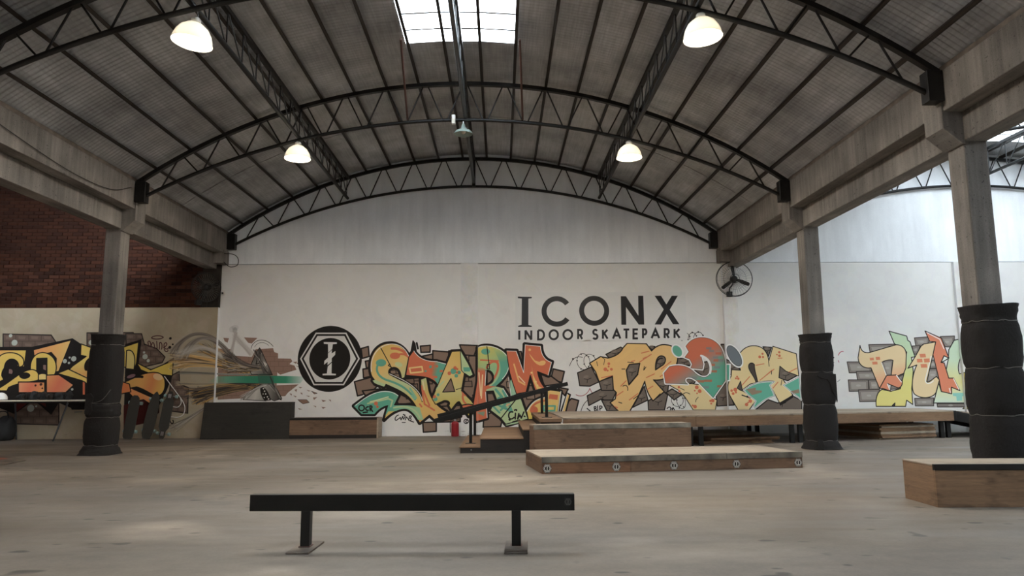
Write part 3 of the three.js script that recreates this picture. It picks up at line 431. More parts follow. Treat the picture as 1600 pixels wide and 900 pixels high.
// back wall: painted bays between pilasters below the ledge, gables above
const wallBack = structure('wall_back', 'white plastered back wall with graffiti lettering');
const PIL = [[-0.828, -0.465], [4.725, 5.025], [9.718, 9.857]];
function paintedBay(x0, x1, z, depth, painters, label, parent, y1 = LEDGE - 0.008, name = 'painted_bay', ground) {
  const P = new Panel(x0, x1, 0, y1, z, PXM, ground); painters.forEach((f) => f(P));
  const front = S(0xffffff, 0.92, { map: canvasTexture(P.canvas) });
  const g = new THREE.BoxGeometry(x1 - x0, y1, depth).translate((x0 + x1) / 2, y1 / 2, z - depth / 2);
  const m = mesh(name, g, [M.plaster, M.plaster, M.plaster, M.plaster, front, M.plaster], parent); if (label) m.userData.label = label; return m;
}
paintedBay(-5.88, PIL[0][0], ZW, 0.25, [dog, emblem, starm], 'painted dog with long mane, round black emblem and graffiti letters', wallBack);
paintedBay(PIL[0][1], PIL[1][0], ZW, 0.25, [starm, ochre], 'red and teal graffiti letters beside ochre letters', wallBack);
paintedBay(PIL[1][1], PIL[2][0], ZW, 0.25, [ochre, palePiece], 'ochre and pale green graffiti letters', wallBack);
paintedBay(PIL[2][1], XRIGHT, ZW, 0.25, [palePiece], 'plain white bay', wallBack);
PIL.forEach(([a, b], i) => paintedBay(a, b, ZW + [0.09, 0.09, 0.07][i], 0.34, [[starm], [ochre], [palePiece]][i], 'shallow pilaster painted over by the graffiti', wallBack, LEDGE - 0.008, 'pilaster'));
mesh('backing', box(-6.2, XRIGHT, LEDGE - 0.1, LEDGE + 0.1, ZW - 0.3, ZW - 0.06), M.joint, wallBack).userData.label = 'dark joint at the ledge';
function gable(cx, half, name) {
  const s = new THREE.Shape(); s.moveTo(cx - half, LEDGE + 0.006); s.lineTo(cx + half, LEDGE + 0.006);
  for (let i = 0; i <= 40; i++) { const dx = half - (2 * half * i) / 40; s.lineTo(cx + dx, topY(Math.max(-HS, Math.min(HS, dx))) + 0.3); }
  s.closePath();
  const g = uvm(new THREE.ExtrudeGeometry(s, { depth: 0.25, bevelEnabled: false, curveSegments: 1 }).translate(0, 0, ZW - 0.255));
  return mesh(name, g, M.plaster, wallBack);
}
gable(XC, 5.4, 'gable_wall'); gable(XC2, 5.4, 'gable_wall');

// left part of the back wall: painted below, bare brick above
const ZL = ZW + 0.1, XLE = -5.88;
const wallLB = structure('wall_left_back', 'brick wall with a white painted lower part and gold graffiti');
paintedBay(XLEFT, XLE, ZL, 0.3, [gold, dog], 'gold and black graffiti letters', wallLB, 2.675, 'painted_bay', '#aa9c83');
mesh('mortar_bed', box(XLEFT, -6.24, 2.675, 5.9, ZL - 0.3, ZL - 0.012), M.mortar, wallLB);
mesh('concrete_stub', box(-6.24, XLE, 2.675, 5.9, ZL - 0.3, ZL, 0.01), M.stub, wallLB);
{
  const tones = [0x41271d, 0x482b1f, 0x3b241b, 0x342019, 0x4d3126, 0x2f1d17].map((color) => new THREE.MeshPhysicalMaterial({ color, roughness: 0.95, specularIntensity: 0.2 }));
  const bl = 0.2, bh = 0.064, j = 0.012, g = new THREE.BoxGeometry(bl, bh, 0.03), half = new THREE.BoxGeometry(bl / 2 - j / 2, bh, 0.03);
  let n = 0; const rest = [];
  for (let r = 0, y = 2.675 + j + bh / 2; y < 5.85; y += bh + j, r++) for (let x = -6.24 - j - bl / 2 - (r % 2) * (bl + j) / 2, k = 0; x > XLEFT; x -= bl + j, k++) {
    const dz = rr(-0.005, 0.004), seen = y < 3.62 && x > -10.5 && n < 300;
    if (seen) { const b = mesh('brick', g, tones[Math.floor(rnd() * tones.length)], wallLB); b.position.set(x, y, ZL - 0.012 + dz); n++; }
    else rest.push([x, y, dz]);
  }
  const parts = [[], [], []]; rest.forEach(([x, y, dz]) => parts[Math.floor(rnd() * 3)].push(g.clone().translate(x, y, ZL - 0.012 + dz)));
  parts.forEach((p, i) => { mesh('brickwork', p, tones[[0, 2, 3][i]], wallLB).userData.kind = 'stuff'; });
}
// side and front walls
const wl = mesh('wall_left', uvm(box(XLEFT - 0.25, XLEFT, 0, 6.1, ZW - 0.3, ZF + 0.3)), S(0x6b4a3c, 0.95)); wl.userData = { kind: 'structure', label: 'plain brick-coloured side wall' };
const wr = mesh('wall_right', uvm(box(XRIGHT, XRIGHT + 0.25, 0, 6.1, ZW - 0.3, ZF + 0.3)), M.plaster); wr.userData = { kind: 'structure', label: 'white side wall of the right hall' };
const wf = mesh('wall_front', uvm(box(XLEFT, XRIGHT, 0, 6.1, ZF, ZF + 0.25)), M.plaster); wf.userData = { kind: 'structure', label: 'plain white front wall' };

// corrugated vaults
function sheetGeo(cx, a0, a1, z0, z1, R = RT + 0.115, amp = 0.011, pitch = 0.076) {
  const na = Math.max(2, Math.ceil((a1 - a0) / 0.07)), nz = Math.round((z1 - z0) / pitch * 6), pos = [], uv = [], idx = [];
  for (let j = 0; j <= nz; j++) for (let i = 0; i <= na; i++) {
    const z = z0 + (z1 - z0) * j / nz, a = a0 + (a1 - a0) * i / na, r = R + amp * Math.sin((z / pitch) * 2 * Math.PI);
    pos.push(cx + r * Math.sin(a), CT + r * Math.cos(a), z); uv.push(a * R * 0.21, z * 0.34);
  }
  for (let j = 0; j < nz; j++) for (let i = 0; i < na; i++) { const p = j * (na + 1) + i; idx.push(p, p + 1, p + na + 1, p + 1, p + na + 2, p + na + 1); }
  const g = new THREE.BufferGeometry(); g.setAttribute('position', new THREE.Float32BufferAttribute(pos, 3)); g.setAttribute('uv', new THREE.Float32BufferAttribute(uv, 2)); g.setIndex(idx); g.computeVertexNormals(); return g;
}
const AE = Math.asin((HS + 0.28) / (RT + 0.1));
function vault(cx, name, label, ag, glazed, pane) {                  // ag: half angle of the middle strip; glazed: z spans of rooflights in it
  const roof = structure(name, label), L = 0.76;
  const cuts = [...new Set([ZW - 0.1, ZF + 0.2, ...glazed.flat()])].sort((a, b) => a - b);
  for (let i = 0; i < cuts.length - 1; i++) {
    const a = cuts[i], b = cuts[i + 1], n = Math.max(1, Math.round((b - a) / L)), open = glazed.some(([p, q]) => a >= p - 1e-6 && b <= q + 1e-6);
    for (let k = 0; k < n; k++) {
      const z0 = a + (b - a) * k / n, z1 = a + (b - a) * (k + 1) / n, lap = (k % 2) * 0.006;
      mesh('roof_sheet', sheetGeo(cx, -AE, -ag, z0, z1 + 0.076, RT + 0.115 + lap), M.sheet, roof); mesh('roof_sheet', sheetGeo(cx, ag, AE, z0, z1 + 0.076, RT + 0.115 + lap), M.sheet, roof);
      if (!open) mesh('roof_sheet', sheetGeo(cx, -ag - 0.012, ag + 0.012, z0, z1 + 0.076, RT + 0.138 + lap), M.sheet, roof);
    }
    if (open) { const np = Math.round((b - a) / 0.45); for (let k = 0; k < np; k++) { const z0 = a + (b - a) * k / np, z1 = a + (b - a) * (k + 1) / np; mesh('rooflight_pane', sheetGeo(cx, -ag - 0.012, ag + 0.012, z0, z1, RT + 0.15, 0, 0.3), pane, roof); mesh('glazing_bar', sheetGeo(cx, -ag, ag, z1 - 0.022, z1 + 0.022, RT + 0.135, 0, 0.05), M.steelPale, roof); } }
  }
  for (let k = -10; k < 10; k++) {
    const dx = 0.26 + 0.52 * k, a = Math.asin(dx / (RT + 0.06)), g = mergeGeometries([new THREE.BoxGeometry(0.012, 0.06, ZF - ZW - 0.02), new THREE.BoxGeometry(0.045, 0.01, ZF - ZW - 0.02).translate(0.0165, -0.025, 0)]);
    const m = mesh('purlin', g, M.purlin, roof); m.position.set(cx + (RT + 0.062) * Math.sin(a), CT + (RT + 0.062) * Math.cos(a), (ZF + ZW) / 2); m.rotation.z = -a;
  }
  return roof;
}
const AG = Math.asin(0.8 / RT), AG2 = Math.asin(1.84 / RT);
vault(XC, 'ceiling', 'barrel vaulted corrugated metal roof over the middle hall', AG, [[-10.06, -7.4], [-4.1, -0.4]], M.glass);
vault(XC2, 'ceiling_right', 'barrel vaulted roof of the right hall with a wide rooflight', AG2, [[-14.4, 2.4]], M.glassDirty);
const cl = mesh('ceiling_left', box(XLEFT - 0.2, -5.6, 5.9, 6.0, ZW - 0.3, ZF + 0.3), M.sheet); cl.userData = { kind: 'structure', label: 'flat roof over the left aisle' };

// trusses
function arcBar(cx, Rm, cyc, half, z, t, d, n = 48) {
  const pos = [], idx = []; const A = Math.asin(half / Rm);
  for (let i = 0; i <= n; i++) { const a = -A + 2 * A * i / n; for (const [r, zz] of [[Rm - t / 2, z - d / 2], [Rm - t / 2, z + d / 2], [Rm + t / 2, z + d / 2], [Rm + t / 2, z - d / 2]]) pos.push(cx + r * Math.sin(a), cyc + r * Math.cos(a), zz); }
  for (let i = 0; i < n; i++) for (let k = 0; k < 4; k++) { const a = i * 4 + k, b = i * 4 + (k + 1) % 4; idx.push(a, a + 4, b, b, a + 4, b + 4); }
  idx.push(0, 1, 2, 0, 2, 3, n * 4, n * 4 + 2, n * 4 + 1, n * 4, n * 4 + 3, n * 4 + 2);
  let g = new THREE.BufferGeometry(); g.setAttribute('position', new THREE.Float32BufferAttribute(pos, 3)); g.setIndex(idx); g = g.toNonIndexed(); g.computeVertexNormals(); return uvm(g);
}
function truss(label, z, cx) {
  const t = thing('roof_truss', label, 'truss', [cx, 0, z], 0, undefined);
  mesh('top_chord', arcBar(0, RT, CT, HS - 0.02, 0, 0.06, 0.07), M.steel, t);
  const bot = []; for (let i = 0; i <= 40; i++) { const dx = -HS + 0.05 + (2 * HS - 0.1) * i / 40; bot.push(V(dx, botY(dx), 0)); }
  mesh('bottom_chord', tube(bot, 0.03, 80, 8), M.steel, t);
  const p = 0.648;
  for (let k = -8; k < 8; k++) {
    const xm = (k + 0.5) * p;
    for (const s of [-1, 1]) { const xt = xm + s * (p / 2 - 0.03), xb = xm + s * 0.035; if (Math.abs(xt) < HS - 0.12) mesh('web_bar', pipe(V(xb, botY(xb), 0), V(xt, topY(xt), 0), 0.0125, 6), M.steel, t); }
  }
  for (const s of [-1, 1]) mesh('end_plate', box(Math.min(s * (HS - 0.17), s * (HS - 0.005)), Math.max(s * (HS - 0.17), s * (HS - 0.005)), 3.9, 4.235, -0.07, 0.07, 0.005), M.steel, t);
  return t;
}
const trA = truss('black arched roof truss against the white gable of the middle hall', ZA, XC);
copy(trA, [XC, 0, ZB], 0, 'black arched roof truss carrying the small unlit green lamp'); copy(trA, [XC, 0, ZC], 0, 'black arched roof truss carrying the lit lamps nearest the rooflight');
copy(trA, [XC2, 0, ZA], 0, 'black arched roof truss against the bright gable of the right hall'); copy(trA, [XC2, 0, ZB], 0, 'black arched roof truss across the right hall seen past the concrete column');
mesh('ridge_post', box(-0.035, 0.035, 5.24, 5.9, 0.05, 0.11), M.steel, trA);

// lattice girders running the length of the hall
const GX = [[-3.235, 'lattice girder above the two left lamps'], [XC, 'lattice girder under the ridge, beside the rooflight'], [2.13, 'lattice girder above the two right lamps'], [XC2 - 2.7, 'lattice girder in the right hall on the nave side'], [XC2, 'lattice girder under the ridge of the right hall']];
GX.forEach(([x, label], gi) => {
  const cx = gi > 2 ? XC2 : XC, g = thing('lattice_girder', 'dark steel ' + label, 'girder', [x, 0, 0]), dx = x - cx, yt = topY(dx) - 0.03, yb = botY(dx) + 0.06, za = ZW + 0.16, zb = ZF - 0.05;
  mesh('top_chord', box(-0.03, 0.03, yt - 0.03, yt + 0.03, za, zb), M.steel, g);
  mesh('bottom_chord', pipe(V(0, yb, za), V(0, yb, zb), 0.032, 8), gi === 1 ? M.steelPale : M.steel, g);
  const p = 0.52, zend = gi > 2 ? -8 : -5.2;
  for (let z = za + 0.1; z < zend; z += p) { mesh('web_bar', pipe(V(0, yb, z), V(0, yt, z), 0.009, 6), M.steel, g); mesh('web_bar', pipe(V(0, yb, z), V(0, yt, z + p), 0.01, 6), M.steelPale, g); }
});
for (const s of [-1, 1]) {
  const b = mesh('diagonal_strut', pipe(V(XC + s * 0.93, 5.27, ZB + 0.02), V(XC + s * 0.85, 5.9, -9.72), 0.016, 8), M.redSteel); tag(b, s < 0 ? 'rust-red diagonal strut from the truss to the left edge of the rooflight' : 'rust-red diagonal strut from the truss to the right edge of the rooflight', 'strut');
}

// concrete beams, columns, corbels
function beam(side, label) {
  const s = side, xi = s > 0 ? 4.654 : -5.759, X = (d) => xi + s * d, ord = (a, b) => [Math.min(a, b), Math.max(a, b)];
  const o = thing('concrete_beam', label, 'beam');
  mesh('upper_beam', box(...ord(X(0), X(0.62)), 3.8, 4.24, ZW, ZF, 0.012), M.concrete, o);
  mesh('lower_beam', box(...ord(X(0.195), X(0.44)), 3.485, 3.8, ZW, ZF, 0.012), M.concrete, o);
  mesh('leak_slab', box(...ord(X(0.02), X(0.62)), 4.24, 4.3, ZW, ZF), M.plateSteel, o);  // slab added to stop daylight leaking between roof edge and beam
  mesh('end_block', box(...ord(X(-0.02), X(0.2)), 3.58, 3.86, ZW, ZW + 0.3, 0.012), M.concrete, o);
}
beam(1, 'long concrete beam between the middle hall and the bright right hall'); beam(-1, 'long concrete beam between the middle hall and the brick aisle');
function column(side, z, label) {
  const s = side, xi = s > 0 ? 4.654 : -5.759, X = (d) => xi + s * d, ord = (a, b) => [Math.min(a, b), Math.max(a, b)], o = thing('concrete_column', label, 'column');
  const sh = box(...ord(X(0.195), X(0.44)), 0, 3.49, z - 0.28, z, 0.014), p = sh.attributes.position;
  mesh('shaft', sh, M.concrete, o);
  const q = new THREE.Shape(); q.moveTo(X(0.2), 3.46); q.lineTo(X(0.17), 3.46); q.lineTo(X(-0.015), 3.62); q.lineTo(X(-0.015), 3.9); q.lineTo(X(0.2), 3.9); q.closePath();
  mesh('corbel', uvm(new THREE.ExtrudeGeometry(q, { depth: 0.3, bevelEnabled: true, bevelSize: 0.008, bevelThickness: 0.008, bevelSegments: 1 }).translate(0, 0, z - 0.29)), M.concrete, o);
}
column(-1, ZB, 'square concrete column in front of the gold graffiti'); column(1, ZB, 'square concrete column rising behind the low ledge with round stickers'); column(1, ZC, 'thick-looking square concrete column behind the tan box');

// black padding tied round the columns
function padding(cx, cz, hw, rings, top, skirt, label, lean = 0) {
  const o = thing('column_padding', label, 'padding', [cx, 0, cz], 0), NS = 44;
  const sect = (y0, y1, w0, w1, bulge, sd, cap) => {
    const NR = 9, pos = [], idx = [], uv = [];
    for (let j = 0; j <= NR; j++) for (let i = 0; i <= NS; i++) {
      const t = j / NR, a = i / NS * 2 * Math.PI, ca = Math.cos(a), sa = Math.sin(a), e = 3.2, k = Math.pow(Math.pow(Math.abs(ca), e) + Math.pow(Math.abs(sa), e), -1 / e);
      const w = (w0 + (w1 - w0) * t) + bulge * Math.pow(Math.sin(Math.PI * t), 0.45) + 0.014 * (noise(i / NS, t * 0.99, 7, 5, sd) - 0.5) + 0.006 * (noise(i / NS, t * 0.99, 18, 9, sd + 5) - 0.5);
      pos.push(k * ca * w + lean * (y0 + (y1 - y0) * t), y0 + (y1 - y0) * t + 0.02 * (j === 0 || j === NR ? noise(i / NS, 0, 6, 1, sd + 9) - 0.5 : 0), k * sa * w); uv.push(i / NS * 2.2, y0 + (y1 - y0) * t);
    }
    for (let j = 0; j < NR; j++) for (let i = 0; i < NS; i++) { const p = j * (NS + 1) + i; idx.push(p, p + NS + 1, p + 1, p + 1, p + NS + 1, p + NS + 2); }
    if (cap) { const c = pos.length / 3; pos.push(lean * y1, y1 - 0.01, 0); uv.push(0, 0); for (let i = 0; i < NS; i++) idx.push(NR * (NS + 1) + i, c, NR * (NS + 1) + i + 1); }
    const g = new THREE.BufferGeometry(); g.setAttribute('position', new THREE.Float32BufferAttribute(pos, 3)); g.setAttribute('uv', new THREE.Float32BufferAttribute(uv, 2)); g.setIndex(idx); g.computeVertexNormals(); return g;
  };
  const ys = [skirt, ...rings]; let sd = Math.round(cx * 10) + 60;
  mesh('flared_skirt', sect(0.004, skirt, hw * 1.3, hw * 0.97, 0, sd++), M.felt, o);
  for (let i = 0; i < ys.length - 1; i++) mesh('pad_section', sect(ys[i], ys[i + 1], hw * 0.95, hw * 0.95, hw * 0.11, sd++), M.felt, o);
  mesh('pad_collar', sect(rings[rings.length - 1], top, hw * 0.95, hw * 1.06, 0, sd++, true), M.felt, o);
  for (const y of ys) { const pts = []; for (let i = 0; i < 24; i++) { const a = i / 24 * 2 * Math.PI, ca = Math.cos(a), sa = Math.sin(a), k = Math.pow(Math.abs(ca) ** 3.2 + Math.abs(sa) ** 3.2, -1 / 3.2) * hw * 0.968; pts.push(V(k * ca + lean * y, y + rr(-0.008, 0.008), k * sa)); } mesh('tie_wire', tube(pts, 0.004, 72, 5, true), M.wire, o); }
  return o;
}
const padL = padding(-6.11, ZB - 0.14, 0.21, [0.56, 0.77, 1.66], 1.83, 0.14, 'black felt padding wrapped round the column in front of the gold graffiti');
const padM = padding(4.985, ZB - 0.14, 0.215, [0.68, 1.18, 1.64], 1.78, 0.13, 'black felt padding with a torn flap on the column beside the ochre graffiti');
padding(5.025, ZC - 0.14, 0.222, [0.66, 1.13, 1.6], 1.77, 0.14, 'black felt padding on the column directly behind the tan box');
function flap(o, pts, z, name) { const s = new THREE.Shape(pts.map(([x, y]) => new THREE.Vector2(x * 0.75, y))); mesh(name, new THREE.ExtrudeGeometry(s, { depth: 0.012, bevelEnabled: true, bevelSize: 0.006, bevelThickness: 0.006, bevelSegments: 1 }).translate(0, 0, z), M.felt, o); }
flap(padM, [[-0.14, 1.12], [-0.05, 1.08], [0.06, 1.07], [0.12, 1.0], [0.16, 0.88], [0.22, 0.8], [0.235, 0.72], [0.24, 0.74], [0.24, 1.14], [-0.1, 1.16]], 0.222, 'torn_flap');
flap(padM, [[-0.3, 0.01], [-0.12, 0.01], [-0.1, 0.06], [-0.14, 0.15], [-0.22, 0.15], [-0.24, 0.06]], 0.25, 'loose_end');
flap(padL, [[-0.2, 0.62], [-0.12, 0.6], [-0.06, 0.66], [-0.08, 0.76], [-0.05, 0.86], [-0.12, 0.92], [-0.2, 0.9]], 0.216, 'torn_flap');
mesh('tie_wire', tube([V(-0.15, 0.78, 0.225), V(-0.04, 0.78, 0.232), V(0.09, 0.82, 0.234), V(0.2, 0.98, 0.2)], 0.004, 24, 5), M.wire, padL);

// ---------------------------------------------------------------- skate obstacles
FR.q = [790, 440, 5.333];
function stickerCanvas(solid) {
  const c = newCanvas(256, 256), x = c.getContext('2d'), hex = (r) => { x.beginPath(); for (let i = 0; i < 6; i++) { const a = i * Math.PI / 3; x[i ? 'lineTo' : 'moveTo'](128 + r * Math.cos(a), 128 + r * 1.02 * Math.sin(a)); } x.closePath(); };
  x.fillStyle = '#191613'; x.fillRect(0, 0, 256, 256); x.strokeStyle = solid ? '#d9d5cd' : '#6d6a64'; x.fillStyle = x.strokeStyle;
  x.lineWidth = 10; hex(116); x.stroke(); if (solid) { hex(94); x.fill(); x.fillStyle = '#191613'; x.beginPath(); x.arc(128, 128, 68, 0, 7); x.fill(); x.fillStyle = '#d9d5cd'; } else { x.lineWidth = 7; hex(88); x.stroke(); }
  x.fillRect(106, 70, 44, 9); x.fillRect(118, 74, 20, 40); x.fillRect(118, 140, 20, 44); x.fillRect(106, 178, 44, 9); x.beginPath(); x.moveTo(116, 124); x.lineTo(146, 98); x.lineTo(144, 122); x.lineTo(114, 158); x.closePath(); x.fill();
  return canvasTexture(c);
}
const stickerMat = S(0xffffff, 0.6, { map: stickerCanvas(true) }), stickerDim = S(0xffffff, 0.6, { map: stickerCanvas(false) });
function sticker(parent, x, y, z, r, mat, square) { const m = mesh('logo_sticker', square ? new THREE.BoxGeometry(r * 2, r * 2, 0.002) : new THREE.CylinderGeometry(r, r, 0.003, 24).rotateX(Math.PI / 2), mat, parent); m.position.set(x, y, z); if (!square) { const p = m.geometry.attributes.position, uv = m.geometry.attributes.uv; for (let i = 0; i < p.count; i++) uv.setXY(i, 0.5 + p.getX(i) / (2 * r) * 0.98, 0.5 + p.getY(i) / (2 * r) * 0.98); } m.userData.label = 'round sticker with a hexagon and a broken letter I'; return m; }

{ // grind rail in the foreground
  const o = thing('grind_rail', 'low black steel grind rail on two short legs in the open floor', 'rail', [-1.53, 0, -4.585], -0.0405);
  mesh('bar', box(0, 1.977, 0.222, 0.32, -0.03, 0.03, 0.004), M.blackSteel, o);
  for (const [x, zf] of [[0.345, 0], [1.624, 0]]) {
    mesh('leg', box(x - 0.028, x + 0.028, 0.01, 0.224, -0.03, 0.03, 0.004), M.blackSteel, o);
    mesh('foot_plate', box(x - 0.068, x + 0.068, 0, 0.012, -0.16, 0.17, 0.003), M.plateSteel, o);
  }
  mesh('weld_bead', box(0.345 - 0.036, 0.345 + 0.036, 0.012, 0.018, -0.038, 0.038, 0.003), M.redSteel, o);
  mesh('weld_bead', box(1.624 - 0.036, 1.624 + 0.036, 0.012, 0.018, -0.038, 0.038, 0.003), M.redSteel, o);
  mesh('toe_bar', box(1.624 - 0.066, 1.624 + 0.066, 0.012, 0.026, 0.07, 0.168, 0.003), M.plateSteel, o);
  sticker(o, 1.938, 0.274, 0.0315, 0.022, stickerDim, true);
}
{ // low pad with stickers
  const o = thing('manual_pad', 'long low wooden pad with a pale top and round stickers along its front', 'skate box', [0.467, 0, -8.287], 0.14), L = 3.155, D = 1.06, H = 0.183;
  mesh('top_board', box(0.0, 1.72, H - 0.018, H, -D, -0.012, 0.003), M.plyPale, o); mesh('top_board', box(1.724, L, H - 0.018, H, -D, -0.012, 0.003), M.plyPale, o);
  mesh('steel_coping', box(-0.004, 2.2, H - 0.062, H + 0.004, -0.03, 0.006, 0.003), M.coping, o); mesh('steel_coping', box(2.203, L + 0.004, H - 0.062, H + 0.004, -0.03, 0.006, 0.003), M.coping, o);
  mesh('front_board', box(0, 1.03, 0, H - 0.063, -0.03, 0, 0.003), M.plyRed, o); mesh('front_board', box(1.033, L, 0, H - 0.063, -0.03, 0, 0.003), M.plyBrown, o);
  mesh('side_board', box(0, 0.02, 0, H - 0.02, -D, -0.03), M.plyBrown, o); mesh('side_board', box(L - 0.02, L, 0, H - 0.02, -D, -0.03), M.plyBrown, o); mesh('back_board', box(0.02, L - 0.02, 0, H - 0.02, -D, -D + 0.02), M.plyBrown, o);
  for (const x of [0.055, 0.86, 1.55, 2.32, L - 0.055]) sticker(o, x, 0.062, 0.0015, 0.05, stickerMat);
}
{ // taller ledge behind it
  const o = thing('grind_ledge', 'brown wooden ledge with grey steel edge standing behind the low stickered pad', 'skate box', [0.485, 0, -10.6], 0.151), L = 2.4, D = 0.36, H = 0.43;
  mesh('front_panel', box(0, L, 0, H - 0.07, -0.03, 0, 0.003), M.plyBrown, o); mesh('steel_coping', box(-0.003, L + 0.003, H - 0.07, H, -0.05, 0.005, 0.004), M.coping, o);
  mesh('top_board', box(0, L, H - 0.02, H - 0.002, -D, -0.05), M.plyPale, o); mesh('side_panel', box(0, 0.02, 0, H - 0.02, -D, -0.03), M.plyBrown, o); mesh('side_panel', box(L - 0.02, L, 0, H - 0.02, -D, -0.03), M.plyBrown, o);
  mesh('back_panel', box(0.02, L - 0.02, 0, H - 0.02, -D, -D + 0.02), M.plyBrown, o);
}
{ // stair set leading up to the platform
  const o = thing('stair_set', 'small wooden stair set with dark sides and pale treads beside the ledge', 'stairs', [0, 0, -11.02]);
  const st = [[-0.604, -0.304, 0.097, 2.83], [-0.304, 0.344, 0.222, 3.1], [0.344, 0.62, 0.348, 3.1]];
  for (const [a, b, h, d] of st) { mesh('step_side', box(a, b, 0, h - 0.018, -d, 0), M.plyDark, o); mesh('tread', box(a - 0.012, b, h - 0.018, h, -d, 0.008, 0.003), M.plyTan, o); }
  mesh('landing_side', box(0.62, 0.93, 0, 0.44, -3.3, -0.24), M.plyDark, o); mesh('landing_board', box(0.6, 0.945, 0.44, 0.492, -3.3, -0.22, 0.003), M.plyTan, o);
  const b = mesh('bolt', new THREE.SphereGeometry(0.01, 8, 6), M.chrome, o); b.position.set(-0.44, 0.05, 0.004);
}
function handrail(z, ends, posts, label) {
  const o = thing('handrail', label, 'rail', [0, 0, z]), [x0, y0] = onZ(...ends[0], z), [x1, y1] = onZ(...ends[1], z), a = V(x0, y0, 0), b = V(x1, y1, 0);
  mesh('rail_tube', bar(a, b, 0.07, 0.06), M.blackSteel, o);
  for (const [x, yb] of posts) { const y = y0 + (y1 - y0) * (x - x0) / (x1 - x0) - 0.02; mesh('post', pipe(V(x, yb, 0), V(x, y, 0), 0.026, 10), M.blackSteel, o); mesh('base_plate', box(x - 0.08, x + 0.08, yb, yb + 0.01, -0.08, 0.08), M.plateSteel, o); }
}
handrail(-11.66, [[680, 657.5], [876, 602]], [[-0.475, 0.097], [0.736, 0.492]], 'sloping black handrail along the front of the wooden stairs');
handrail(-13.55, [[684, 650], [887, 599.5]], [[-0.475, 0.097], [0.77, 0.492]], 'sloping black handrail along the far side of the wooden stairs');
{ // long platform
  const A = [0.97, -11.32], B = [8.42, -13.45], ang = Math.atan2(-(B[1] - A[1]), B[0] - A[0]), H = 0.5, T = 0.185, o = thing('skate_platform', 'long pale wooden platform on dark legs below the ochre graffiti', 'platform');
  const lerp = (t, dz = 0) => [A[0] + (B[0] - A[0]) * t, A[1] + (B[1] - A[1]) * t + dz], cuts = [0, 0.3, 0.62, 1], back = [-14.5, -14.75, -14.95, -15.02];
  const slab = (pts, y0, y1) => { const s = new THREE.Shape(pts.map(([x, z]) => new THREE.Vector2(x, -z))); return uvm(new THREE.ExtrudeGeometry(s, { depth: y1 - y0, bevelEnabled: false }).rotateX(-Math.PI / 2).translate(0, y0, 0)); };
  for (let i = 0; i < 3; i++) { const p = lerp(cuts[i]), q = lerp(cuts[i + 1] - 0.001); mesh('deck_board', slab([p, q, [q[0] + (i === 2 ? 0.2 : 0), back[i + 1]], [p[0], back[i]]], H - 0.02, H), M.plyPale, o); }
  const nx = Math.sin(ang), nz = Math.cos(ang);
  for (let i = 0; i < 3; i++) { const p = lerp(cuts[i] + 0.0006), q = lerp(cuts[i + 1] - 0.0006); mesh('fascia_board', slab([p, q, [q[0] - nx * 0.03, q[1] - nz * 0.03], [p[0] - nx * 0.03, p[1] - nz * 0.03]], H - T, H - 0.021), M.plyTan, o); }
  for (const t of [0.29, 0.315, 0.545, 0.567, 0.97, 0.99]) { const [x, z] = lerp(t, -0.12); mesh('leg', box(x - 0.035, x + 0.035, 0, H - 0.02, z - 0.035, z + 0.035), M.blackSteel, o); const [xb] = lerp(t); if (t > 0.5) mesh('leg', box(xb - 0.035, xb + 0.035, 0, H - 0.02, -14.8, -14.73), M.blackSteel, o); }
  mesh('end_plate', slab([lerp(1), [8.46, -13.44], [8.66, -15.02], [8.62, -15.02]], H - T, H - 0.001), M.copingDark, o);
  // dark sided ramp falling away from the far end
  const s = new THREE.Shape(); s.moveTo(0, 0.31); s.lineTo(0, 0.49); s.lineTo(2.3, 0.012); s.lineTo(2.3, 0); s.lineTo(1.5, 0);
  for (const [x, z] of [[8.47, -13.45], [8.67, -14.95]]) mesh('ramp_side', uvm(new THREE.ExtrudeGeometry(s, { depth: 0.03, bevelEnabled: false }).translate(x, 0, z - 0.03)), M.copingDark, o);
  mesh('ramp_board', bar(V(8.59, 0.478, -14.2), V(10.87, 0.004, -14.2), 0.018, 1.42), M.plyPale, o);
}
{ // plywood stored under the platform
  const nth = ['lowest', 'second', 'third', 'fourth', 'fifth', 'sixth', 'seventh', 'topmost'];
  let y = 0; for (let i = 0; i < 8; i++) { const t = [0.03, 0.04, 0.025, 0.045, 0.03, 0.04, 0.03, 0.03][i], m = mesh('plywood_sheet', box(-0.62, 0.62, 0, t - 0.004, -1.25, 0, 0.002), i % 3 ? M.plyTan : M.plyPale); m.position.set(7.45 + rr(-0.02, 0.02), y, -13.28 + rr(-0.02, 0.02)); m.rotation.y = 0.27 + rr(-0.012, 0.012); y += t; tag(m, i && i < 7 ? `plywood sheet, ${nth[i]} from the floor in the neat stack under the platform end` : `${nth[i]} plywood sheet of the neat stack under the platform end`, 'plywood', 'plywood sheets in the neat stack'); }
  y = 0; for (let i = 0; i < 6; i++) { const t = [0.022, 0.03, 0.025, 0.03, 0.025, 0.022][i], top = i > 3, m = mesh('plywood_sheet', box(-0.66, 0.66, 0, t - 0.003, -1.0, 0, 0.002), top ? M.plyPale : M.plyTan); m.position.set(4.12 + rr(-0.08, 0.08) + (top ? -0.1 : 0), y, -12.5 + rr(-0.05, 0.02) - (top ? 0.45 : 0)); m.rotation.y = 0.2 + rr(-0.05, 0.05); y += t; tag(m, top ? `${i > 4 ? 'topmost' : 'second highest'} pale plywood sheet on the loose pile behind the stickered pad` : `brown plywood sheet, ${i ? nth[i] + ' from the floor' : 'lowest'}, in the loose pile behind the stickered pad`, 'plywood', top ? 'pale sheets on the loose pile' : 'brown sheets in the loose pile'); }
}
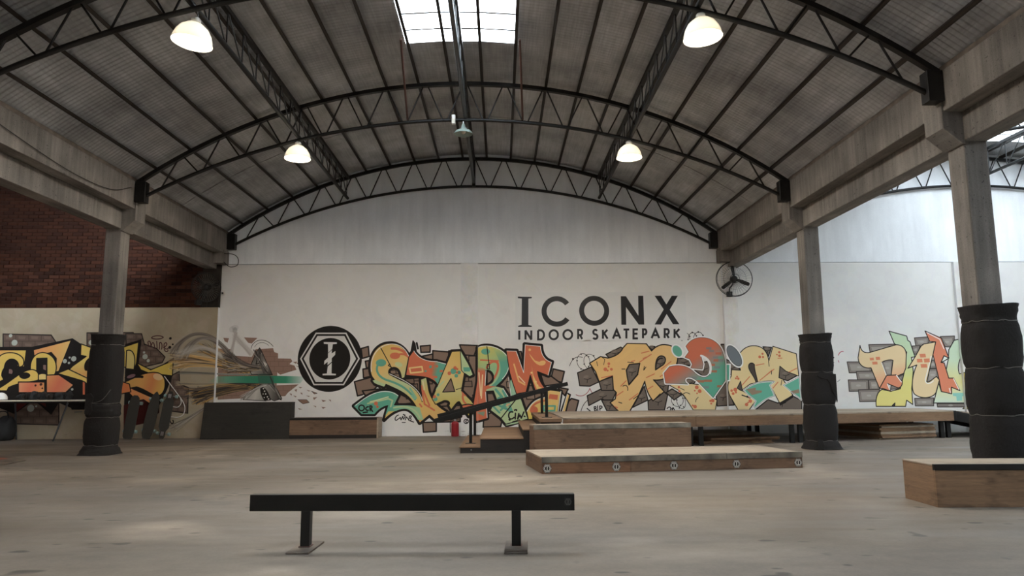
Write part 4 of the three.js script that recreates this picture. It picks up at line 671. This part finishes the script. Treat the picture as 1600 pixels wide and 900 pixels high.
{ // tan box at the right
  const o = thing('skate_box', 'tan wooden box with a black steel edge in front of the thick padded column', 'skate box', [3.455, 0, -5.828], -0.03), L = 2.6, D = 0.49, H = 0.331;
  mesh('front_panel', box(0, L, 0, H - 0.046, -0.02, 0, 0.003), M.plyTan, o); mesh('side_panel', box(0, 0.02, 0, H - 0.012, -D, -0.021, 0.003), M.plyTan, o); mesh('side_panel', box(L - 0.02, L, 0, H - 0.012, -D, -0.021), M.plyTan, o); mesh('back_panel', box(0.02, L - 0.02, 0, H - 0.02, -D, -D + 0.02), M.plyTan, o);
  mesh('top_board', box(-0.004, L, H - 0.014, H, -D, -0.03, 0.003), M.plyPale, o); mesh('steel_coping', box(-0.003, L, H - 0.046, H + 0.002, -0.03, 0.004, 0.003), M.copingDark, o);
}
{ // dark kicker and ledge against the wall
  const z = -14.62, [x0] = onZ(313, 681, z), [x1] = onZ(451.4, 682, z), H = 0.70, o = thing('kicker_ramp', 'dark sloping box standing against the wall under the painted dog', 'ramp', [x0, 0, z]), W = x1 - x0, s = new THREE.Shape();
  s.moveTo(0, 0); s.lineTo(0.13, H); s.lineTo(0.36, H); s.lineTo(0.36, 0); s.closePath();
  const prof = (w, e) => uvm(new THREE.ExtrudeGeometry(s, { depth: w, bevelEnabled: false }).rotateY(Math.PI / 2).translate(0, 0, 0));
  mesh('face_board', uvm(new THREE.BoxGeometry(W, Math.hypot(H, 0.13), 0.018).rotateX(-Math.atan(0.13 / H)).translate(W / 2, H / 2, -0.065 + 0.009)), M.plyGreen, o);
  for (const x of [0.004, W - 0.024]) mesh('side_board', prof(0.02).translate(x, 0, 0), M.plyDark, o);
  mesh('top_board', box(0, W, H, H + 0.015, -0.36, -0.12), M.plyDark, o);
  const L2 = onZ(590, 684, -14.6)[0] - x1 - 0.01, l = thing('wall_ledge', 'brown ledge with a black top edge beside the dark sloping box', 'skate box', [x1 + 0.01, 0, -14.6]);
  mesh('front_panel', box(0, L2, 0.07, 0.36, -0.02, 0, 0.002), M.plyBrown, l); mesh('base_strip', box(0, L2, 0, 0.07, -0.02, 0.004), M.plyDark, l); mesh('steel_coping', box(0, L2, 0.36, 0.405, -0.05, 0.004, 0.003), M.copingDark, l);
  mesh('top_board', box(0, L2, 0.38, 0.4, -0.44, -0.05), M.plyBrown, l); mesh('side_panel', box(L2 - 0.02, L2 + 0.012, 0, 0.4, -0.44, 0.006, 0.002), M.plyPale, l); mesh('side_panel', box(0, 0.02, 0, 0.38, -0.44, -0.02), M.plyBrown, l);
}
{ // fire extinguisher
  const o = thing('fire_extinguisher', 'small red fire extinguisher standing against the wall under the graffiti', 'extinguisher', [-0.925, 0, -14.92]);
  mesh('cylinder', lathe([[0, 0], [0.07, 0], [0.078, 0.012], [0.078, 0.25], [0.07, 0.28], [0.04, 0.3], [0.025, 0.305], [0, 0.305]]), M.red, o); mesh('valve', lathe([[0, 0.3], [0.022, 0.3], [0.022, 0.33], [0.014, 0.345], [0, 0.345]], 12), M.chrome, o);
  mesh('handle', [box(-0.012, 0.075, 0.34, 0.352, -0.01, 0.01), box(-0.012, 0.07, 0.362, 0.372, -0.01, 0.01), box(-0.014, 0, 0.34, 0.372, -0.01, 0.01)], M.black, o); mesh('hose', tube([V(-0.02, 0.33, 0), V(-0.09, 0.32, 0), V(-0.1, 0.22, 0.01), V(-0.095, 0.08, 0.01)], 0.009, 20, 6), M.rubber, o);
}

// ---------------------------------------------------------------- banner, fans, lamps
{
  const [x0, y1] = onZ(805, 457, ZW + 0.014), [x1] = onZ(1071, 458, ZW + 0.014), [, y0] = onZ(806, 533, ZW + 0.014), P = new Panel(x0, x1, y0, y1, ZW + 0.014, 540), c = P.ctx, ink = '#1e1b19';
  c.fillStyle = '#e1dfdb'; c.globalAlpha = 0.6; c.fillRect(0, 0, P.canvas.width, P.canvas.height); c.globalAlpha = 1;
  P.draw('q', 'M102 125 L218 128 L218 138 L190 142 L190 362 L218 368 L218 378 L105 378 L105 368 L133 360 L135 142 L102 138 Z', ink); P.draw('q', 'M960 122 L1003 122 L1107 285 L1105 118 L1147 118 L1155 358 L1110 358 L1003 212 L1005 360 L965 360 Z', ink); P.draw('q', 'M1242 118 L1295 118 L1340 190 L1385 118 L1435 118 L1368 235 L1448 355 L1395 355 L1342 270 L1295 357 L1243 357 L1318 232 Z', ink);
  c.strokeStyle = ink; c.lineCap = 'butt'; c.lineWidth = P.w(42 / 5.333);
  const arc = (x, y, r, a, b) => { const [X, Y] = P.at('q', x, y); c.beginPath(); c.arc(X, Y, P.w(r / 5.333), a, b); c.stroke(); };
  arc(427, 248, 107, 0.62, 2 * Math.PI - 0.62); arc(738, 243, 105, 0, 7);
  const G = { I: [[[0.5, 0], [0.5, 1]]], N: [[[0, 1], [0, 0], [1, 1], [1, 0]]], T: [[[0, 0], [1, 0]], [[0.5, 0], [0.5, 1]]], E: [[[1, 0], [0, 0], [0, 1], [1, 1]], [[0, 0.48], [0.9, 0.48]]], K: [[[0, 0], [0, 1]], [[0.95, 0], [0, 0.55]], [[0.3, 0.42], [1, 1]]], A: [[[0, 1], [0.5, 0], [1, 1]], [[0.2, 0.66], [0.8, 0.66]]] };
  const oval = (a, b, n = 24, cx = 0.5, cy = 0.5, rx = 0.5, ry = 0.5) => Array.from({ length: n + 1 }, (_, i) => { const t = a + (b - a) * i / n; return [cx + rx * Math.cos(t), cy + ry * Math.sin(t)]; });
  G.O = [oval(0, 2 * Math.PI)]; G.D = [[[0, 0], ...oval(-Math.PI / 2, Math.PI / 2, 18, 0.4, 0.5, 0.6, 0.5), [0, 1], [0, 0]]]; G.P = [[[0, 1], [0, 0], ...oval(-Math.PI / 2, Math.PI / 2, 14, 0.55, 0.28, 0.45, 0.28), [0, 0.56]]]; G.R = [...G.P, [[0.45, 0.56], [1, 1]]];
  G.S = [[...oval(-0.5, -Math.PI * 1.5, 14, 0.5, 0.25, 0.42, 0.25), ...oval(-Math.PI / 2, Math.PI * 0.85, 14, 0.5, 0.75, 0.48, 0.25)]];
  c.lineWidth = P.w(17 / 5.333); c.lineJoin = 'miter'; c.miterLimit = 3;
  for (const [ch, a, b] of [['I', 108, 120], ['N', 166, 214], ['D', 271, 320], ['O', 366, 436], ['O', 482, 555], ['R', 605, 638], ['S', 728, 766], ['K', 811, 850], ['A', 895, 956], ['T', 983, 1030], ['E', 1066, 1103], ['P', 1145, 1173], ['A', 1217, 1280], ['R', 1326, 1360], ['K', 1408, 1450]])
    for (const l of G[ch]) { c.beginPath(); l.forEach(([u, v], i) => { const x = a + (b - a) * u, k = (x - 105) / 1350, t = 408 - 13 * k, d = 484 - 15 * k; c[i ? 'lineTo' : 'moveTo'](...P.at('q', x, t + (d - t) * v)); }); c.stroke(); }
  const b = mesh('banner', new THREE.BoxGeometry(x1 - x0, y1 - y0, 0.004).translate((x0 + x1) / 2, (y0 + y1) / 2, ZW + 0.012), [M.plasterDim, M.plasterDim, M.plasterDim, M.plasterDim, S(0xffffff, 0.35, { map: canvasTexture(P.canvas) }), M.plasterDim]);
  tag(b, 'clear vinyl banner with large black letters on the white wall', 'banner');
}
function fan(x, y, z, r, turn, label, spin) {
  const o = thing('wall_fan', label, 'fan', [x, y, z], turn), g = [], R = (a, q, zz) => V(q * Math.cos(a), q * Math.sin(a), zz);
  mesh('guard_ring', [new THREE.TorusGeometry(r, 0.008, 6, 48), new THREE.TorusGeometry(r * 0.97, 0.005, 6, 48).translate(0, 0, 0.05), new THREE.TorusGeometry(r * 0.25, 0.005, 6, 24).translate(0, 0, 0.08), new THREE.TorusGeometry(r * 0.62, 0.0025, 5, 40).translate(0, 0, 0.075)], M.black, o);
  for (let i = 0; i < 36; i++) { const a = i / 36 * 2 * Math.PI; g.push(pipe(R(a, r * 0.24, 0.08), R(a, r, 0.0), 0.002, 4)); g.push(pipe(R(a + 0.08, r * 0.2, -0.06), R(a + 0.08, r, 0), 0.002, 4)); }
  mesh('guard_wires', g, M.wire, o).userData.kind = 'stuff';
  mesh('motor', lathe([[0, -0.13], [0.06, -0.13], [0.075, -0.1], [0.075, -0.01], [0.06, 0.03], [0.03, 0.05], [0, 0.05]], 20).rotateX(Math.PI / 2), M.black, o);
  for (let k = 0; k < 3; k++) { const s = new THREE.Shape(); s.moveTo(0.05, -0.022); s.quadraticCurveTo(r * 0.5, -0.06, r * 0.86, -0.045); s.quadraticCurveTo(r * 0.93, 0, r * 0.84, 0.03); s.quadraticCurveTo(r * 0.5, 0.045, 0.05, 0.022); s.closePath(); const b = mesh('blade', new THREE.ExtrudeGeometry(s, { depth: 0.006, bevelEnabled: false }).rotateX(0.5).rotateZ(spin + k * 2 * Math.PI / 3), M.black, o); b.position.z = 0.02; }
  mesh('arm', tube([V(0, -0.02, -0.1), V(-0.01, -0.1, -0.14), V(-0.07, -0.17, -0.12), V(-0.09, -0.27, -0.12)], 0.014, 20, 8), M.black, o); mesh('wall_bracket', box(-0.15, -0.03, -0.36, -0.25, -0.2, -0.08, 0.01), M.black, o);
}
fan(5.0 * 0.985, 0.95 + 2.294 * 0.985, -14.91, 0.37, -0.12, 'black three-bladed wall fan above the ochre graffiti, below the concrete beam', 1.72);
{ const [x, y] = onZ(322, 449, -14.84); fan(x, y, -14.84, 0.3, 0.75, 'dark wall fan on the concrete stub beside the bare brick', 0.4); }
function lamp(x, y, z, chord, label, tilt) {
  const o = thing('high_bay_lamp', label, 'lamp', [x, y, z], 0, undefined);
  mesh('shade', lathe([[0.205, 0], [0.2, 0.035], [0.18, 0.1], [0.145, 0.16], [0.09, 0.205], [0.045, 0.22]], 32), M.opal, o); mesh('cap', lathe([[0, 0.285], [0.03, 0.285], [0.05, 0.265], [0.05, 0.215], [0, 0.215]], 16), M.white, o);
  mesh('hook', tube([V(0, 0.28, 0), V(0.012, 0.31, 0), V(0, 0.34, 0), V(0, chord - y - 0.032, 0)], 0.007, 16, 6), M.chrome, o);
  mesh('diffuser', lathe([[0, -0.012], [0.1, -0.006], [0.19, 0.012], [0.19, 0.02], [0, 0.02]], 32), M.glow, o);
  const l = new THREE.RectAreaLight(new THREE.Color(1, 0.87, 0.7), LAMP_RADIANCE, 0.34, 0.34); l.name = 'lamp_light'; l.position.set(0, -0.02, 0); l.rotation.x = -Math.PI / 2; o.add(l);
  o.rotation.z = tilt; return o;
}
const bcL = botY(-3.2 - XC), bcR = botY(2.13 - XC);
lamp(-3.216, 4.555, ZC, bcL, 'glowing white bell lamp under the near truss on the side of the brick aisle', -0.12); lamp(2.163, 4.62, ZC, bcR, 'glowing white bell lamp under the near truss on the side of the right hall', 0.06);
lamp(-3.235, 4.62, ZB, bcL, 'glowing white bell lamp under the middle truss on the side of the brick aisle', 0); lamp(2.094, 4.63, ZB, bcR - 0.03, 'glowing white bell lamp under the middle truss on the side of the right hall', 0);
{
  const o = thing('pendant_lamp', 'unlit grey-green enamel lamp under the middle of the truss', 'lamp', [-0.582, 5.03, ZB]);
  mesh('shade', lathe([[0.15, 0], [0.152, 0.012], [0.13, 0.045], [0.06, 0.08], [0.035, 0.12], [0.022, 0.17], [0.018, 0.17], [0.03, 0.11], [0.055, 0.07], [0.125, 0.035], [0.145, 0]], 32), M.enamel, o); mesh('stem', pipe(V(0, 0.16, 0), V(0, 0.24, 0), 0.012, 8), M.chrome, o); mesh('bulb', new THREE.SphereGeometry(0.04, 14, 10).translate(0, 0.045, 0), M.cream, o);
  const [x, y] = onZ(709, 188, ZB), e = thing('junction_box', 'small white electrical box on the truss beside the unlit lamp', 'box', [x, y, ZB + 0.03]); mesh('case', box(-0.03, 0.03, -0.08, 0.07, -0.02, 0.045, 0.006), M.white, e); mesh('cover', box(-0.024, 0.024, -0.07, 0.0, 0.045, 0.05, 0.002), M.cream, e);
  const [x2, y2] = onZ(347, 457, ZW + 0.03), k = thing('wall_socket', 'tiny dark socket box at the corner of the white wall', 'socket', [x2 + 0.02, y2, ZW + 0.02]); mesh('case', box(-0.03, 0.03, -0.05, 0.05, -0.02, 0.02, 0.004), M.white, k); mesh('plug', box(-0.015, 0.015, -0.03, 0.0, 0.02, 0.05, 0.003), M.black, k);
}
{ // loose cables on the left beam
  const c1 = mesh('cable', tube([V(-5.745, 4.16, -7.0), V(-5.74, 3.98, -8.2), V(-5.735, 3.86, -9.6), V(-5.735, 3.92, -10.5), V(-5.74, 4.1, -11.0)], 0.006, 50, 5), M.black); tag(c1, 'thin black cable sagging along the concrete beam beside the brick aisle', 'cable');
  const p = [[366, 398], [372, 404], [371, 414], [360, 417]].map(([a, b]) => { const [x, y] = onZ(a, b, -14.8); return V(x, y, -14.8); }), c2 = mesh('cable', tube([V(-5.74, 3.78, -14.86), ...p, V(-5.74, 3.6, -14.86)], 0.008, 30, 5), M.black); tag(c2, 'short black cable loop at the end of the concrete beam by the white wall', 'cable');
}

// ---------------------------------------------------------------- left corner: table, boards, cable
{
  const zt = -14.38, H = 0.79, xr = onZ(131, 621, zt)[0], o = thing('folding_table', 'long folding table with a thin pale top and steel legs by the gold graffiti', 'table', [xr, 0, zt]), L = 2.6;
  mesh('table_top', box(-L, 0, H - 0.028, H, -0.6, 0, 0.008), M.cream, o); mesh('apron', box(-L + 0.1, -0.12, H - 0.06, H - 0.028, -0.55, -0.05), M.blackSteel, o);
  for (const [xt, xb, z, zb] of [[-0.33, -0.53, -0.06, 0.0], [-0.2, -0.16, -0.52, -0.56], [-1.66, -1.6, -0.52, -0.56], [-2.3, -2.2, -0.06, 0]]) mesh('leg', pipe(V(xt, H - 0.03, z), V(xb, 0, zb), 0.016, 8), M.steelPale, o);
  mesh('brace', pipe(V(-0.27, 0.55, -0.2), V(-0.27, 0.55, -0.45), 0.008, 6), M.steelPale, o);
  const blob = (w, h, d, sd, dents) => { const g = new THREE.SphereGeometry(1, 20, 14), p = g.attributes.position; for (let i = 0; i < p.count; i++) { const x = p.getX(i), y = p.getY(i), z = p.getZ(i), n = 1 + dents * (noise((x + 2) / 4, (y + z + 4) / 8, 9, 9, sd) - 0.5); p.setXYZ(i, x * w * n, Math.max(0.004, y * h * n + h * 0.8), z * d * n); } g.computeVertexNormals(); return g; };
  const px = [30, 42, 55, 67, 80, 92, 104]; px.forEach((a, i) => { const m = mesh('protective_pad', blob(0.062 + rr(0, 0.006), 0.06 + rr(0, 0.025), 0.11, 400 + i * 7, 0.9), i % 3 === 1 ? S(0x26211d, 0.9) : M.rubber); const x = onZ(a, 618, zt - 0.25)[0]; m.position.set(x, H, zt - 0.28 + rr(-0.08, 0.08)); m.rotation.y = rr(-0.15, 0.15); tag(m, `crumpled black protective pad on the table, ${['first', 'second', 'third', 'fourth', 'fifth', 'sixth', 'seventh'][i]} from the white helmet`, 'pad', 'black pads on the table'); });
  const hx = onZ(2, 610, zt - 0.2)[0], h = thing('helmet', 'white skate helmet on the table beside the black pads', 'helmet', [hx, H, zt - 0.2], 0.4); mesh('shell', new THREE.SphereGeometry(0.13, 28, 16, 0, 2 * Math.PI, 0, 1.75).scale(0.9, 0.95, 1.1).translate(0, 0.03, 0), S(0xe9e7e2, 0.25), h); mesh('rim', new THREE.TorusGeometry(0.122, 0.008, 6, 32).rotateX(Math.PI / 2).scale(0.9, 1, 1.1).translate(0, 0.012, 0), M.black, h);
  const bx = onZ(8, 660, -14.75)[0], b = thing('duffel_bag', 'black bag slumped on the floor under the table', 'bag', [bx, 0, -14.72], 0.2); mesh('body', blob(0.2, 0.26, 0.2, 500, 0.5), M.rubber, b); mesh('handle', tube([V(-0.1, 0.45, 0.05), V(-0.06, 0.56, 0.08), V(0.06, 0.56, 0.08), V(0.1, 0.45, 0.05)], 0.012, 20, 6), M.black, b);
}
function board(px, len, w, kind, tilt, label) {
  const [x] = onZ(px, 684, -14.84), o = thing('skateboard', label, 'skateboard', [x, 0.012, -14.82]); o.rotation.set(-0.1, 0, tilt);
  const pts = kind === 'cruiser' ? [[-0.3, 0.0], [-0.46, 0.1], [-0.5, 0.35], [-0.46, 0.7], [-0.3, 0.9], [-0.12, 0.97], [0, 1.0]] : kind === 'blunt' ? [[-0.34, 0], [-0.46, 0.05], [-0.5, 0.3], [-0.48, 0.8], [-0.36, 0.95], [-0.16, 1.0], [0, 1]] : [[-0.18, 0], [-0.26, 0.05], [-0.26, 0.15], [-0.5, 0.24], [-0.5, 0.78], [-0.28, 0.86], [-0.28, 0.95], [-0.18, 1.0], [0, 1]];
  const s = new THREE.Shape(); const all = [...pts, ...pts.slice(0, -1).reverse().map(([a, b]) => [-a, b])]; all.forEach(([a, b], i) => s[i ? 'lineTo' : 'moveTo'](a * w, b * len)); s.closePath();
  mesh('deck', new THREE.ExtrudeGeometry(s, { depth: 0.01, bevelEnabled: true, bevelSize: 0.004, bevelThickness: 0.002, bevelSegments: 1 }), M.grip, o);
  const drop = kind === 'drop';
  for (const y of drop ? [0.1, 0.9] : [0.17, 0.83]) {
    const t = mesh('truck', [box(-0.03, 0.03, len * y - 0.04, len * y + 0.04, drop ? 0.012 : -0.02, drop ? 0.02 : 0.0), pipe(V(-0.115, len * y, -0.045), V(0.115, len * y, -0.045), 0.009, 8), box(-0.018, 0.018, len * y - 0.015, len * y + 0.015, -0.05, drop ? 0.012 : 0)], M.chrome, o);
    for (const e of [-1, 1]) { const q = mesh('wheel', new THREE.CylinderGeometry(0.034, 0.034, 0.042, 18).rotateZ(Math.PI / 2), M.wheel, t); q.position.set(e * 0.115, len * y, -0.045); }
  }
}
board(200, 0.86, 0.215, 'blunt', -0.085, 'skateboard with a blunt nose leaning on the wall right beside the padded column'); board(229, 0.94, 0.225, 'cruiser', -0.13, 'skateboard with a pointed nose leaning on the wall between two other boards'); board(253, 0.94, 0.2, 'drop', -0.1, 'skateboard with cut-out ends and exposed trucks leaning on the wall beside the white cable');
{
  const z = ZL + 0.02, q = [[257, 588], [268, 603], [277, 615], [286, 628], [289, 638], [286, 648], [278, 652], [266, 651]].map(([a, b]) => { const [x, y] = onZ(a, b, z); return V(x, y, z); }), q2 = [[282, 622], [283, 630], [278, 636], [268, 635]].map(([a, b]) => { const [x, y] = onZ(a, b, z); return V(x, y, z); });
  const o = thing('white_cable', 'white cable looping on the wall beside the last skateboard', 'cable'); mesh('long_loop', tube(q, 0.008, 40, 6), M.white, o); mesh('short_loop', tube(q2, 0.008, 24, 6), M.white, o);
}
{
  const s = new THREE.Shape([[-6.62, 10.39], [-6.47, 9.5], [-8.4, 9.3], [-8.4, 11.2], [-7.14, 10.9]].map(([a, b]) => new THREE.Vector2(a, b))), o = thing('steel_floor_plate', 'thin dark steel plate lying on the floor near the padded column by the brick aisle', 'plate');
  mesh('plate', uvm(new THREE.ExtrudeGeometry(s, { depth: 0.008, bevelEnabled: false }).rotateX(-Math.PI / 2).translate(0, 0.001, 0)), M.plateSteel, o);
  const r = new THREE.Shape([[-7.2, 10.8], [-7.0, 10.6], [-7.15, 10.3], [-7.6, 10.4], [-8.2, 10.6], [-8.1, 10.95]].map(([a, b]) => new THREE.Vector2(a, b))); mesh('red_paint_patch', new THREE.ExtrudeGeometry(r, { depth: 0.001, bevelEnabled: false }).rotateX(-Math.PI / 2).translate(0, 0.0092, 0), S(0x9c6252, 0.8), o);
}
renderer.render(scene, camera);
